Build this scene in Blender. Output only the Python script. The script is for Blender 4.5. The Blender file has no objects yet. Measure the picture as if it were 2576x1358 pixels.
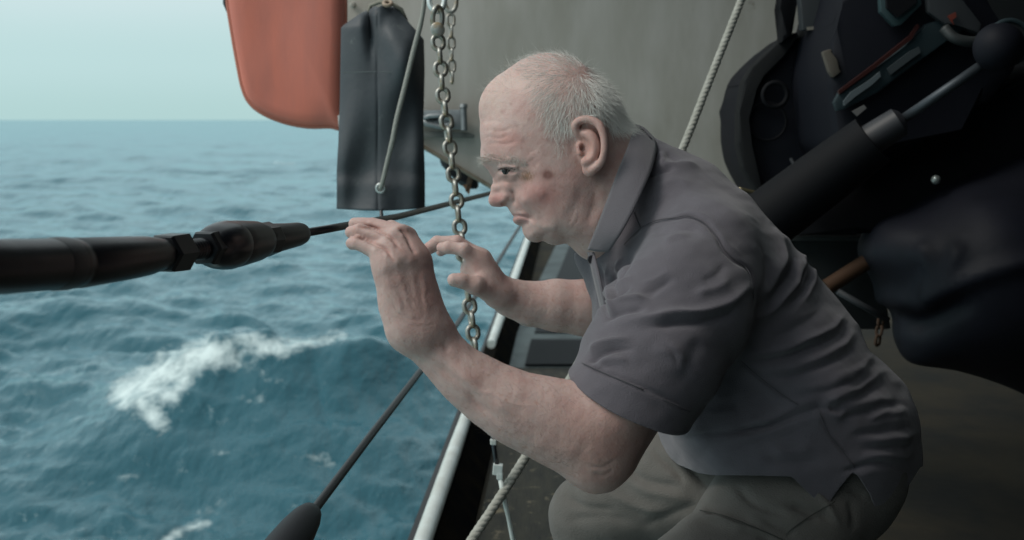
import bpy, bmesh, math, random
import numpy as np
from mathutils import Vector, Matrix, noise as mnoise
random.seed(4)
rng = np.random.default_rng(7)
scene = bpy.context.scene
COL = scene.collection

# ------------------------------------------------------------------ camera
PITCH = math.radians(7.8)
CAM_Z = 1.10
F = 2762.0                       # focal length in the units of the 2576-wide photograph
cam_data = bpy.data.cameras.new('camera')
cam_data.sensor_width = 36.0
cam_data.lens = 36.0 * F / 2576.0
cam_data.clip_start = 0.05
cam_data.clip_end = 30000
cam_data.dof.use_dof = True
cam_data.dof.focus_distance = 1.36
cam_data.dof.aperture_fstop = 7.1
cam = bpy.data.objects.new('camera', cam_data)
cam.location = (0, 0, CAM_Z)
cam.rotation_euler = (math.pi / 2 - PITCH, 0, 0)
COL.objects.link(cam)
scene.camera = cam
CP, SP = math.cos(PITCH), math.sin(PITCH)

# ------------------------------------------------------------------ world
world = bpy.data.worlds.new('World')
scene.world = world
world.use_nodes = True
wn, wl = world.node_tree.nodes, world.node_tree.links
wn.clear()
wout = wn.new('ShaderNodeOutputWorld')
bg = wn.new('ShaderNodeBackground')
bg.inputs['Strength'].default_value = 1.0
tc = wn.new('ShaderNodeTexCoord')
sep = wn.new('ShaderNodeSeparateXYZ')
ramp = wn.new('ShaderNodeValToRGB')
ramp.color_ramp.interpolation = 'EASE'
els = ramp.color_ramp.elements
els[0].position = 0.0; els[0].color = (0.415, 0.605, 0.60, 1)
els[1].position = 1.0; els[1].color = (0.74, 0.83, 0.84, 1)
e = els.new(0.05); e.color = (0.47, 0.655, 0.66, 1)
e = els.new(0.14); e.color = (0.61, 0.73, 0.755, 1)
e = els.new(0.45); e.color = (0.68, 0.77, 0.79, 1)
cl = wn.new('ShaderNodeTexNoise'); cl.inputs['Scale'].default_value = 1.3
cl.inputs['Detail'].default_value = 2.0
clm = wn.new('ShaderNodeMapRange'); clm.inputs['To Min'].default_value = 0.93; clm.inputs['To Max'].default_value = 1.07
mul = wn.new('ShaderNodeVectorMath'); mul.operation = 'SCALE'
sky = wn.new('ShaderNodeTexSky'); sky.sky_type = 'NISHITA'; sky.sun_disc = False
sky.sun_elevation = math.radians(48); sky.sun_rotation = math.radians(-60); sky.dust_density = 5.0
skm = wn.new('ShaderNodeVectorMath'); skm.operation = 'SCALE'; skm.inputs['Scale'].default_value = 0.003
addn = wn.new('ShaderNodeVectorMath'); addn.operation = 'ADD'
wl.new(tc.outputs['Generated'], sep.inputs[0])
wl.new(sep.outputs['Z'], ramp.inputs[0])
wl.new(tc.outputs['Generated'], cl.inputs['Vector'])
wl.new(cl.outputs['Fac'], clm.inputs['Value'])
wl.new(ramp.outputs['Color'], mul.inputs[0]); wl.new(clm.outputs['Result'], mul.inputs['Scale'])
wl.new(sky.outputs['Color'], skm.inputs[0])
wl.new(mul.outputs[0], addn.inputs[0]); wl.new(skm.outputs[0], addn.inputs[1])
wl.new(addn.outputs[0], bg.inputs['Color'])
wl.new(bg.outputs[0], wout.inputs[0])

# ------------------------------------------------------------------ sun behind thin cloud, high on the left
sun_data = bpy.data.lights.new('sun', 'SUN')
sun_data.energy = 1.5
sun_data.angle = math.radians(25)
sun_data.color = (1.0, 0.95, 0.88)
sun = bpy.data.objects.new('sun', sun_data)
sd = Vector((-0.78, -0.22, 0.88)).normalized()      # towards the sun
sun.rotation_euler = sd.to_track_quat('Z', 'Y').to_euler()
COL.objects.link(sun)
sky.sun_elevation = math.asin(sd.z); sky.sun_rotation = math.atan2(sd.x, sd.y)

scene.view_settings.view_transform = 'Standard'
scene.view_settings.look = 'None'
scene.view_settings.exposure = 0.12
scene.view_settings.gamma = 1.0
scene.render.engine = 'CYCLES'
scene.cycles.max_bounces = 6
scene.cycles.use_denoising = True

# ------------------------------------------------------------------ helpers
def C(px, py, d):
    """world point seen at (px, py) of the photograph, d metres in front of the camera"""
    x = (px - 1288.0) * d / F; z = -(py - 679.0) * d / F
    return Vector((x, d * CP + z * SP, CAM_Z - d * SP + z * CP))
def camv(p):        # camera frame (x right, y = depth, z up) -> world, numpy
    p = np.asarray(p, float)
    return np.stack([p[..., 0], p[..., 1] * CP + p[..., 2] * SP, CAM_Z - p[..., 1] * SP + p[..., 2] * CP], -1)
def K(px, py, d):   # point in the camera frame
    return np.array([(px - 1288.0) * d / F, d, -(py - 679.0) * d / F])
def proj(p):        # camera frame -> photo pixels
    return 1288.0 + F * p[..., 0] / p[..., 1], 679.0 - F * p[..., 2] / p[..., 1]

def empty(name, label, cat, loc, group=None):
    o = bpy.data.objects.new(name, None)
    o.location = loc; COL.objects.link(o)
    o['label'] = label; o['category'] = cat
    if group: o['group'] = group
    return o
def tag(o, label=None, cat=None, group=None, kind=None):
    if label: o['label'] = label
    if cat: o['category'] = cat
    if group: o['group'] = group
    if kind: o['kind'] = kind
    return o
def wloc(o):
    v = Vector((0, 0, 0))
    while o is not None:
        v += o.location; o = o.parent
    return v
def link_mesh(name, me, mat, parent=None, smooth=True):
    if mat and not me.materials: me.materials.append(mat)
    if smooth:
        me.polygons.foreach_set('use_smooth', np.ones(len(me.polygons), bool))
    o = bpy.data.objects.new(name, me); COL.objects.link(o)
    if parent: o.parent = parent
    return o
def obj_np(name, V, Fc, mat, parent=None, smooth=True, origin=None):
    """V world coordinates; quads or tris in Fc (numpy) or a list of faces"""
    org = wloc(parent) if parent else (Vector(origin) if origin is not None else Vector((0, 0, 0)))
    V = np.asarray(V, float) - np.array(org)
    me = bpy.data.meshes.new(name)
    if isinstance(Fc, np.ndarray):
        n = len(Fc); k = Fc.shape[1]
        me.vertices.add(len(V)); me.vertices.foreach_set('co', V.ravel())
        me.loops.add(n * k); me.loops.foreach_set('vertex_index', Fc.ravel().astype(np.int32))
        me.polygons.add(n); me.polygons.foreach_set('loop_start', np.arange(0, n * k, k, dtype=np.int32))
        me.update(calc_edges=True)
    else:
        me.from_pydata([tuple(v) for v in V], [], Fc); me.update()
    o = link_mesh(name, me, mat, parent, smooth)
    if not parent and origin is not None: o.location = origin
    return o
def obj_bm(name, bm, mat, parent=None, smooth=False, origin=None, sharp=None):
    org = wloc(parent) if parent else (Vector(origin) if origin is not None else Vector((0, 0, 0)))
    for v in bm.verts: v.co -= org
    bmesh.ops.recalc_face_normals(bm, faces=bm.faces[:])
    me = bpy.data.meshes.new(name); bm.to_mesh(me); bm.free()
    o = link_mesh(name, me, mat, parent, smooth)
    if smooth and sharp is not None:
        me.set_sharp_from_angle(angle=math.radians(sharp))
    if not parent and origin is not None: o.location = origin
    return o

def frame_for(d):
    d = Vector(d).normalized()
    u = d.cross(Vector((0, 0, 1)))
    if u.length < 1e-3: u = d.cross(Vector((1, 0, 0)))
    u.normalize(); return u, d.cross(u).normalized()
def add_tube(bm, pts, radii, n=12, cap=True, squash=1.0):
    """tube through points with a radius each (rotation-minimising frame)"""
    pts = [Vector(p) for p in pts]
    if not hasattr(radii, '__len__'): radii = [radii] * len(pts)
    rings = []; u = None
    for i, p in enumerate(pts):
        a = pts[max(i - 1, 0)]; b = pts[min(i + 1, len(pts) - 1)]
        t = (b - a).normalized() if (b - a).length > 1e-9 else Vector((0, 0, 1))
        if u is None: u, v = frame_for(t)
        else:
            u = (u - t * u.dot(t)); u.normalize(); v = t.cross(u)
        rings.append([bm.verts.new(p + (u * math.cos(2 * math.pi * k / n) + v * squash * math.sin(2 * math.pi * k / n)) * radii[i]) for k in range(n)])
    for r0, r1 in zip(rings, rings[1:]):
        for k in range(n):
            bm.faces.new((r0[k], r0[(k + 1) % n], r1[(k + 1) % n], r1[k]))
    if cap:
        bm.faces.new(rings[0][::-1]); bm.faces.new(rings[-1])
def add_box(bm, c, size, M=None):
    r = bmesh.ops.create_cube(bm, size=1.0)
    S = Matrix.Diagonal((size[0], size[1], size[2], 1))
    T = Matrix.Translation(Vector(c)) @ ((M.to_4x4()) if M else Matrix()) @ S
    bmesh.ops.transform(bm, matrix=T, verts=r['verts'])
    return r['verts']
def bevel_all(bm, w, seg=2):
    bmesh.ops.bevel(bm, geom=bm.edges[:], offset=w, segments=seg, affect='EDGES', profile=0.6)
def add_prism(bm, pts_near, pts_far):
    a = [bm.verts.new(p) for p in pts_near]; b = [bm.verts.new(p) for p in pts_far]
    bm.faces.new(a); bm.faces.new(b[::-1])
    n = len(a)
    for i in range(n): bm.faces.new((a[i], b[i], b[(i + 1) % n], a[(i + 1) % n]))
def slab(name, poly, d, th, mat, parent=None, bevel=0.0, seg=2, dirv=(0, 1, 0), smooth=True, origin=None):
    """solid plate: outline given at photo pixels and depth d (number or list), thickness th along dirv"""
    ds = d if hasattr(d, '__len__') else [d] * len(poly)
    near = [C(p[0], p[1], q) for p, q in zip(poly, ds)]
    dv = Vector(dirv).normalized() * th
    bm = bmesh.new(); add_prism(bm, near, [p + dv for p in near])
    if bevel: bevel_all(bm, bevel, seg)
    return obj_bm(name, bm, mat, parent, smooth=smooth, sharp=35, origin=origin)
def smooth_path(pts, n=8):
    """Catmull-Rom through points (any dimension)"""
    P = np.asarray(pts, float); out = []
    Q = np.vstack([2 * P[0] - P[1], P, 2 * P[-1] - P[-2]])
    for i in range(1, len(Q) - 2):
        p0, p1, p2, p3 = Q[i - 1:i + 3]
        for t in np.linspace(0, 1, n, endpoint=False):
            out.append(0.5 * ((2 * p1) + (-p0 + p2) * t + (2 * p0 - 5 * p1 + 4 * p2 - p3) * t * t + (-p0 + 3 * p1 - 3 * p2 + p3) * t ** 3))
    out.append(P[-1])
    return np.array(out)

# ------------------------------------------------------------------ materials
def mat(name, base, rough=0.5, metal=0.0, var=None, vscale=8.0, vdetail=4.0, bump=0.0, bscale=60.0, bdetail=4.0,
        stretch=None, spec=0.5, coat=0.0, sss=0.0, attr=None, spots=None, rough_var=0.0, sheen=0.0, vamt=(0.35, 0.7)):
    m = bpy.data.materials.new(name); m.use_nodes = True
    nt = m.node_tree; n, l = nt.nodes, nt.links
    b = n['Principled BSDF']
    b.inputs['Base Color'].default_value = (*base, 1)
    b.inputs['Roughness'].default_value = rough
    b.inputs['Metallic'].default_value = metal
    b.inputs['Specular IOR Level'].default_value = spec
    b.inputs['Coat Weight'].default_value = coat
    b.inputs['Sheen Weight'].default_value = sheen
    if sss:
        b.inputs['Subsurface Weight'].default_value = sss
        b.inputs['Subsurface Radius'].default_value = (1.0, 0.35, 0.2)
        b.inputs['Subsurface Scale'].default_value = 0.006
    co = n.new('ShaderNodeTexCoord'); src = co.outputs['Object']
    if stretch:
        mp = n.new('ShaderNodeMapping'); mp.inputs['Scale'].default_value = stretch
        l.new(src, mp.inputs[0]); src = mp.outputs[0]
    col = None
    if attr:
        at = n.new('ShaderNodeAttribute'); at.attribute_name = attr
        col = at.outputs['Color']
    if var:
        nz = n.new('ShaderNodeTexNoise'); nz.inputs['Scale'].default_value = vscale
        nz.inputs['Detail'].default_value = vdetail; nz.inputs['Roughness'].default_value = 0.6
        l.new(src, nz.inputs['Vector'])
        mr = n.new('ShaderNodeMapRange'); mr.inputs['From Min'].default_value = vamt[0]; mr.inputs['From Max'].default_value = vamt[1]
        l.new(nz.outputs['Fac'], mr.inputs['Value'])
        mx = n.new('ShaderNodeMix'); mx.data_type = 'RGBA'
        l.new(mr.outputs['Result'], mx.inputs[0])
        if attr:
            mx.blend_type = 'MULTIPLY'; l.new(col, mx.inputs[6])
        else: mx.inputs[6].default_value = (*base, 1)
        mx.inputs[7].default_value = (*var, 1)
        col = mx.outputs[2]
        if rough_var:
            rr = n.new('ShaderNodeMapRange'); rr.inputs['To Min'].default_value = rough - rough_var; rr.inputs['To Max'].default_value = rough + rough_var
            l.new(nz.outputs['Fac'], rr.inputs['Value']); l.new(rr.outputs['Result'], b.inputs['Roughness'])
    if spots:
        sc_, thr, sc_col = spots
        nz2 = n.new('ShaderNodeTexNoise'); nz2.inputs['Scale'].default_value = sc_; nz2.inputs['Detail'].default_value = 6.0
        nz2.inputs['Roughness'].default_value = 0.7
        l.new(co.outputs['Object'], nz2.inputs['Vector'])
        m2 = n.new('ShaderNodeMapRange'); m2.inputs['From Min'].default_value = thr; m2.inputs['From Max'].default_value = thr + 0.08
        l.new(nz2.outputs['Fac'], m2.inputs['Value'])
        mx2 = n.new('ShaderNodeMix'); mx2.data_type = 'RGBA'
        l.new(m2.outputs['Result'], mx2.inputs[0])
        if col is not None: l.new(col, mx2.inputs[6])
        else: mx2.inputs[6].default_value = (*base, 1)
        mx2.inputs[7].default_value = (*sc_col, 1)
        col = mx2.outputs[2]
    if col is not None: l.new(col, b.inputs['Base Color'])
    if bump:
        nb = n.new('ShaderNodeTexNoise'); nb.inputs['Scale'].default_value = bscale; nb.inputs['Detail'].default_value = bdetail
        l.new(src, nb.inputs['Vector'])
        bp = n.new('ShaderNodeBump'); bp.inputs['Strength'].default_value = bump; bp.inputs['Distance'].default_value = 0.002
        l.new(nb.outputs['Fac'], bp.inputs['Height']); l.new(bp.outputs[0], b.inputs['Normal'])
    return m
# ------------------------------------------------------------------ implicit surfaces (camera frame: x right, y depth, z up)
def smin(a, b, k):
    if k <= 0: return np.minimum(a, b)
    h = np.maximum(k - np.abs(a - b), 0.0) / k
    return np.minimum(a, b) - h * h * k * 0.25
class Cap:
    def __init__(s, a, b, ra, rb, k=0.01, sub=False):
        s.a = np.array(a, float); s.b = np.array(b, float); s.ra, s.rb, s.k, s.sub = ra, rb, k, sub
        s.c = (s.a + s.b) / 2; s.R = np.linalg.norm(s.b - s.a) / 2 + max(ra, rb)
        s.ab = s.b - s.a; s.L2 = max(s.ab @ s.ab, 1e-12)
    def d(s, P):
        t = np.clip((P - s.a) @ s.ab / s.L2, 0, 1)
        q = P - s.a - t[:, None] * s.ab
        return np.sqrt((q * q).sum(1)) - (s.ra + (s.rb - s.ra) * t)
class Ell:
    """ellipsoid with radii along the given orthonormal axes (rows)"""
    def __init__(s, c, r, k=0.01, axes=None, sub=False):
        s.c = np.array(c, float); s.r = np.array(r, float); s.k, s.sub = k, sub
        s.R = max(r); s.A = np.eye(3) if axes is None else np.array(axes, float)
    def d(s, P):
        q = (P - s.c) @ s.A.T
        k0 = np.sqrt(((q / s.r) ** 2).sum(1)); k1 = np.sqrt(((q / s.r ** 2) ** 2).sum(1))
        return np.where(k1 > 1e-9, k0 * (k0 - 1.0) / np.maximum(k1, 1e-9), -s.r.min())
class Inflate:
    """solid symmetrical about the plane y = d0: outline and half-widths interpolated by a thin-plate spline"""
    def __init__(s, contour, d0, ctrl, strokes=(), res=0.001, k=0.012, dens=28.0, pits=()):
        s.d0, s.k, s.sub = d0, k, False
        cp = []
        n = len(contour)
        for i in range(n):
            a = np.array(contour[i], float); b = np.array(contour[(i + 1) % n], float)
            m = max(1, int(round(np.linalg.norm(b - a) / dens)))
            for j in range(m): cp.append(a + (b - a) * j / m)
        cp = np.array(cp)
        X = (cp[:, 0] - 1288) * d0 / F; Z = -(cp[:, 1] - 679) * d0 / F
        pts = [np.stack([X, Z], 1)]; hv = [np.zeros(len(X))]
        for (px, py, w) in ctrl:
            w *= 0.001; d = d0 - w
            pts.append(np.array([[(px - 1288) * d / F, -(py - 679) * d / F]])); hv.append(np.array([w * w]))
        pts = np.vstack(pts); hv = np.concatenate(hv)
        N = len(pts)
        def U(r2): return 0.5 * r2 * np.log(r2 + 1e-12)
        A = np.zeros((N + 3, N + 3))
        r2 = ((pts[:, None] - pts[None]) ** 2).sum(2)
        A[:N, :N] = U(r2) + np.eye(N) * 1e-7
        A[:N, N] = 1; A[:N, N + 1:] = pts; A[N:, :N] = A[:N, N:].T
        sol = np.linalg.solve(A, np.concatenate([hv, [0, 0, 0]]))
        lo = pts.min(0) - 0.04; hi = pts.max(0) + 0.04
        nx, nz = np.ceil((hi - lo) / res).astype(int) + 1
        gx = lo[0] + np.arange(nx) * res; gz = lo[1] + np.arange(nz) * res
        GX, GZ = np.meshgrid(gx, gz, indexing='ij')
        h = sol[N] + sol[N + 1] * GX + sol[N + 2] * GZ
        for i in range(N):
            h += sol[i] * U((GX - pts[i, 0]) ** 2 + (GZ - pts[i, 1]) ** 2)
        # signed distance to the outline
        poly = np.stack([X, Z], 1); pd = np.full(GX.shape, 1e9); inside = np.zeros(GX.shape, bool)
        for i in range(len(poly)):
            a, b = poly[i], poly[(i + 1) % len(poly)]; ab = b - a
            t = np.clip(((GX - a[0]) * ab[0] + (GZ - a[1]) * ab[1]) / max(ab @ ab, 1e-12), 0, 1)
            pd = np.minimum(pd, (GX - a[0] - t * ab[0]) ** 2 + (GZ - a[1] - t * ab[1]) ** 2)
            if (a[1] > 0) or True:
                cond = (a[1] > GZ) != (b[1] > GZ)
                xi = a[0] + (GZ - a[1]) * ab[0] / (ab[1] if abs(ab[1]) > 1e-12 else 1e-12)
                inside ^= cond & (GX < xi)
        pd = np.sqrt(pd); pd[inside] *= -1
        h = np.where(pd < -0.002, np.maximum(h, (np.minimum(-pd, 0.004)) ** 2), h)
        w = np.sqrt(np.maximum(h, 0))
        PX = 1288 + F * GX / (d0 - w); PY = 679 - F * GZ / (d0 - w)
        dw = np.zeros_like(w)
        for (cur, amp, wid) in strokes:
            dw += stroke(PX, PY, cur, amp, wid)
        ok = h > 1e-6
        h = np.where(ok, np.maximum(w + dw * np.clip(w / 0.012, 0, 1), 0.0005) ** 2, h)
        s.h, s.pd = h, pd
        ghx, ghz = np.gradient(h, res)
        s.g2 = ghx ** 2 + ghz ** 2
        s.lo, s.res, s.nx, s.nz = lo, res, nx, nz
        cx = (lo + hi) / 2; s.c = np.array([cx[0], d0, cx[1]]); s.R = np.linalg.norm(hi - lo) / 2 + 0.05
        s.wmax = w.max()
    def samp(s, A, fx, fz):
        ix = np.clip(fx.astype(int), 0, s.nx - 2); iz = np.clip(fz.astype(int), 0, s.nz - 2)
        tx = np.clip(fx - ix, 0, 1); tz = np.clip(fz - iz, 0, 1)
        return (A[ix, iz] * (1 - tx) * (1 - tz) + A[ix + 1, iz] * tx * (1 - tz) + A[ix, iz + 1] * (1 - tx) * tz + A[ix + 1, iz + 1] * tx * tz)
    def d(s, P):
        fx = (P[:, 0] - s.lo[0]) / s.res; fz = (P[:, 2] - s.lo[1]) / s.res
        ox = np.maximum(np.maximum(-fx, fx - (s.nx - 1)), 0) * s.res; oz = np.maximum(np.maximum(-fz, fz - (s.nz - 1)), 0) * s.res
        out = np.sqrt(ox * ox + oz * oz)
        h = s.samp(s.h, fx, fz); g2 = s.samp(s.g2, fx, fz); pd = s.samp(s.pd, fx, fz) + out
        y = P[:, 1] - s.d0
        v = (y * y - h) / np.sqrt(4 * y * y + g2 + 4e-4)
        v = np.where(pd > 0.004, np.maximum(v, pd * 0.9), v)
        return np.where(out > 0, np.maximum(pd, 0.03), v)
def seg_dist(PX, PY, cur):
    """distance to a smoothed polyline and the position along it (0..1)"""
    c = smooth_path(cur, 5) if len(cur) > 2 else np.array(cur, float)
    best = np.full(PX.shape, 1e9); tt = np.zeros(PX.shape)
    n = len(c) - 1
    for i in range(n):
        a, b = c[i], c[i + 1]; ab = b - a
        t = np.clip(((PX - a[0]) * ab[0] + (PY - a[1]) * ab[1]) / max(ab @ ab, 1e-9), 0, 1)
        d2 = (PX - a[0] - t * ab[0]) ** 2 + (PY - a[1] - t * ab[1]) ** 2
        m = d2 < best; best = np.where(m, d2, best); tt = np.where(m, (i + t) / n, tt)
    return np.sqrt(best), tt
def stroke(PX, PY, cur, amp, wid):
    cur = np.array(cur, float)
    lo = cur.min(0) - 3.2 * wid; hi = cur.max(0) + 3.2 * wid
    m = (PX > lo[0]) & (PX < hi[0]) & (PY > lo[1]) & (PY < hi[1])
    out = np.zeros(PX.shape)
    if not m.any(): return out
    if len(cur) == 1:
        d = np.hypot(PX[m] - cur[0, 0], PY[m] - cur[0, 1]); out[m] = amp * np.exp(-(d / wid) ** 2); return out
    d, t = seg_dist(PX[m], PY[m], cur)
    tap = np.clip(np.minimum(t, 1 - t) / 0.22, 0, 1); tap = tap * tap * (3 - 2 * tap) * 0.9 + 0.1
    out[m] = amp * np.exp(-(d / wid) ** 2) * tap
    return out

def field(prims):
    def f(P, bc=None, br=None):
        d = np.full(len(P), 1.0)
        for p in prims:
            if bc is not None and np.linalg.norm(p.c - bc) - p.R > br + 0.03 + p.k: continue
            v = p.d(P)
            if p.sub: d = -smin(-d, v, p.k)
            else: d = smin(d, v, p.k)
        return d
    return f
def mesh_field(f, lo, hi, h, B=20):
    lo = np.array(lo, float); hi = np.array(hi, float)
    nb = np.ceil((hi - lo) / (h * B)).astype(int)
    ii = np.stack(np.meshgrid(*[np.arange(k) for k in nb], indexing='ij'), -1).reshape(-1, 3)
    cen = lo + (ii + 0.5) * B * h
    br = B * h * 0.8661
    v = f(cen)
    keep = np.abs(v) < br * 1.6 + 0.008
    ii = ii[keep]; cen = cen[keep]
    N = nb * B + 4
    g = np.stack(np.meshgrid(*[np.arange(B + 1)] * 3, indexing='ij'), -1).reshape(-1, 3)
    VK, VP, QK = [], [], []
    offs = np.array([(0,0,0),(1,0,0),(0,1,0),(1,1,0),(0,0,1),(1,0,1),(0,1,1),(1,1,1)])
    edges = [(0,1),(2,3),(4,5),(6,7),(0,2),(1,3),(4,6),(5,7),(0,4),(1,5),(2,6),(3,7)]
    for b, c in zip(ii, cen):
        base = b * B
        P = lo + (base + g) * h
        val = f(P, c, br).reshape(B + 1, B + 1, B + 1)
        if val.min() > 0 or val.max() < 0: continue
        neg = val < 0
        cor = [neg[o[0]:B + o[0], o[1]:B + o[1], o[2]:B + o[2]] for o in offs]
        cnt = sum(x.astype(np.int8) for x in cor)
        cells = np.argwhere((cnt > 0) & (cnt < 8))
        if len(cells):
            cv = np.stack([val[cells[:, 0] + o[0], cells[:, 1] + o[1], cells[:, 2] + o[2]] for o in offs], 1)
            acc = np.zeros((len(cells), 3)); na = np.zeros(len(cells))
            for (i, j) in edges:
                a, d_ = cv[:, i], cv[:, j]; m = (a < 0) != (d_ < 0)
                t = np.where(m, a / np.where(m, a - d_, 1), 0)
                acc += m[:, None] * (offs[i] + t[:, None] * (offs[j] - offs[i])); na += m
            pos = cells + acc / na[:, None]
            gc = cells + base + 1
            VK.append((gc[:, 0] * N[1] + gc[:, 1]) * N[2] + gc[:, 2]); VP.append(lo + (pos + base) * h)
        for ax in range(3):
            e0 = neg[:B, :B, :B]
            sl = [slice(0, B)] * 3; sl[ax] = slice(1, B + 1)
            e1 = neg[tuple(sl)]
            q = np.argwhere(e0 != e1)
            if not len(q): continue
            inv = e0[q[:, 0], q[:, 1], q[:, 2]]
            gq = q + base + 1
            b1 = np.zeros(3, int); b1[(ax + 1) % 3] = 1; c1 = np.zeros(3, int); c1[(ax + 2) % 3] = 1
            ks = []
            for o in (np.zeros(3, int), b1, b1 + c1, c1):
                w = gq - o; ks.append((w[:, 0] * N[1] + w[:, 1]) * N[2] + w[:, 2])
            kq = np.stack(ks, 1); kq[~inv] = kq[~inv][:, ::-1]
            QK.append(kq)
    VK = np.concatenate(VK); VP = np.concatenate(VP); QK = np.concatenate(QK)
    uk, ui = np.unique(VK, return_index=True); VP = VP[ui]
    idx = np.searchsorted(uk, QK); idx = np.clip(idx, 0, len(uk) - 1)
    ok = (uk[idx] == QK).all(1)
    return VP, idx[ok]
def newton(V, f, it=2, step=0.8):
    """pull the vertices onto the exact surface"""
    V = V.copy(); e = 4e-4
    for _ in range(it):
        d = f(V); g = np.stack([f(V + np.eye(3)[i] * e) - d for i in range(3)], 1) / e
        V -= step * (d / np.maximum((g * g).sum(1), 0.25))[:, None] * g
    return V
def normals(V, Q):
    fn = np.cross(V[Q[:, 2]] - V[Q[:, 0]], V[Q[:, -1]] - V[Q[:, 1]]) if Q.shape[1] == 4 else np.cross(V[Q[:, 1]] - V[Q[:, 0]], V[Q[:, 2]] - V[Q[:, 0]])
    n = np.zeros_like(V)
    for k in range(Q.shape[1]): np.add.at(n, Q[:, k], fn)
    return n / np.maximum(np.linalg.norm(n, axis=1), 1e-12)[:, None]
def relax(V, Q, it=1, lam=0.5):
    for _ in range(it):
        s = np.zeros_like(V); c = np.zeros(len(V)); m = Q.shape[1]
        for k in range(m):
            np.add.at(s, Q[:, k], V[Q[:, (k + 1) % m]] + V[Q[:, k - 1]]); np.add.at(c, Q[:, k], 2)
        V = V + lam * (s / np.maximum(c, 1)[:, None] - V)
    return V
def clip(V, Q, g):
    """cut the mesh where g > 0 (clean edge through the triangles)"""
    T = np.vstack([Q[:, [0, 1, 2]], Q[:, [0, 2, 3]]]) if Q.shape[1] == 4 else Q
    s = g[T] > 0; c = s.sum(1)
    out = [T[c == 0]]; newV = [V]; nv = len(V); cache = {}
    extra = []
    tris = []
    def cut(i, j):
        nonlocal nv
        k = (min(i, j), max(i, j))
        if k not in cache:
            t = g[i] / (g[i] - g[j]); extra.append(V[i] + (V[j] - V[i]) * t); cache[k] = nv; nv += 1
        return cache[k]
    for t, m in zip(T[(c == 1) | (c == 2)], s[(c == 1) | (c == 2)]):
        if m.sum() == 1:
            k = int(np.argmax(m)); a, b, d = t[k], t[(k + 1) % 3], t[(k + 2) % 3]
            p, q = cut(a, b), cut(a, d); tris += [(p, b, d), (p, d, q)]
        else:
            k = int(np.argmin(m)); a, b, d = t[k], t[(k + 1) % 3], t[(k + 2) % 3]
            tris.append((a, cut(a, b), cut(a, d)))
    if tris: out.append(np.array(tris))
    V2 = np.vstack([V] + ([np.array(extra)] if extra else []))
    T2 = np.vstack(out)
    u, inv = np.unique(T2, return_inverse=True)
    return V2[u], inv.reshape(T2.shape)
def fnoise(P, scale, seed=0, octs=3):
    """cheap smooth noise: sum of random plane waves, ~[-1, 1]"""
    r = np.random.default_rng(seed); out = np.zeros(len(P)); amp = 1.0; tot = 0
    for o in range(octs):
        for _ in range(7):
            k = r.normal(size=3); k /= np.linalg.norm(k)
            out += amp * np.sin(P @ k * scale * (2 ** o) * r.uniform(0.6, 1.4) * 6.283 + r.uniform(0, 6.283)); tot += amp * 0.5
        amp *= 0.5
    return out / tot * 1.4
# ================================================================== the person
def capc(chain, k=0.012, k0=None):
    """chain of (px, py, depth, radius mm)"""
    out = []
    for i in range(len(chain) - 1):
        a, b = chain[i], chain[i + 1]
        out.append(Cap(K(*a[:3]), K(*b[:3]), a[3] / 1000, b[3] / 1000, (k0 if (k0 is not None and i == 0) else k)))
    return out
def capc_s(chain, k):
    return capc([tuple(p) for p in smooth_path(chain, 4)], k)
HEAD_D = 1.45
head_contour = [(1205,292),(1205,261),(1212.5,236),(1225.8,215),(1246.6,194.3),(1271.6,177.6),(1292.5,163),(1321.6,146.4),(1350.8,137),
 (1384,134),(1413,138),(1440,148),(1468,165),(1493,184),(1515,206),(1532,228),(1545,252),(1557,278),(1570,300),(1590,322),
 (1618,352),(1638,400),(1648,480),(1645,560),(1615,625),(1560,660),(1490,660),(1455,640),(1424,613),(1404,616),(1388,615.4),(1376,611),(1364.7,606),
 (1355.4,609),(1339.2,608.4),(1325.3,600.3),(1317.2,589.9),(1313.8,578.3),(1311.5,568.5),(1304,566.5),(1296.4,562.8),(1291,557),(1289.7,550),(1293,545.5),
 (1290.0,541.5),(1284.5,534.3),(1279,525.5),(1272.1,518.5),(1262,520),(1251.3,520.5),(1237.4,518.6),(1230,511.2),(1228.8,500.8),(1232.8,485.7),
 (1236.2,464.9),(1236.8,451),(1235,440.6),(1226,427),(1215,416),(1209.5,404),(1208.5,382),(1210,361),(1207,327.6)]
head_ctrl = [(1440,250,77),(1500,262,70),(1385,195,62),(1330,225,60),(1262,262,42),(1240,322,38),(1300,300,60),(1370,290,73),(1460,190,54),
 (1525,320,60),(1545,290,42),(1330,372,65),(1400,372,73),(1288,362,57),(1226,385,22),(1250,396,38),(1286,400,53),(1251,428,23),(1264,418,38),(1264,440,32),(1276,430,41),(1300,430,50),
 (1330,440,59),(1380,432,69),(1294,460,36),(1276,448,31),(1290,447,41),(1260,455,15),(1268,463,24),(1272,474,25),(1262,480,13),(1248,442,11),(1249,470,8.5),(1243,497,8),(1258,503,12),(1270,503,17),(1284,497,21),
 (1285,508,15.5),(1300,478,34),(1306,496,38),(1321,500,48),(1350,490,61),(1400,490,67),(1440,470,70),
 (1295,526,18),(1314,529,29),(1338,549,32),(1301,547,17),(1316,549,24),(1330,580,20),(1350,585,30),(1380,580,43),(1335,562,30),
 (1380,540,55),(1420,560,58),(1455,530,64),(1400,600,30),(1440,590,48),
 (1500,520,60),(1525,440,62),(1560,400,55),(1500,600,54),(1580,500,62),(1545,590,54),(1600,540,44),(1608,440,44),
 (1470,400,71),(1470,330,74),(1225,300,22),(1350,160,36)]
M = 0.001
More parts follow.
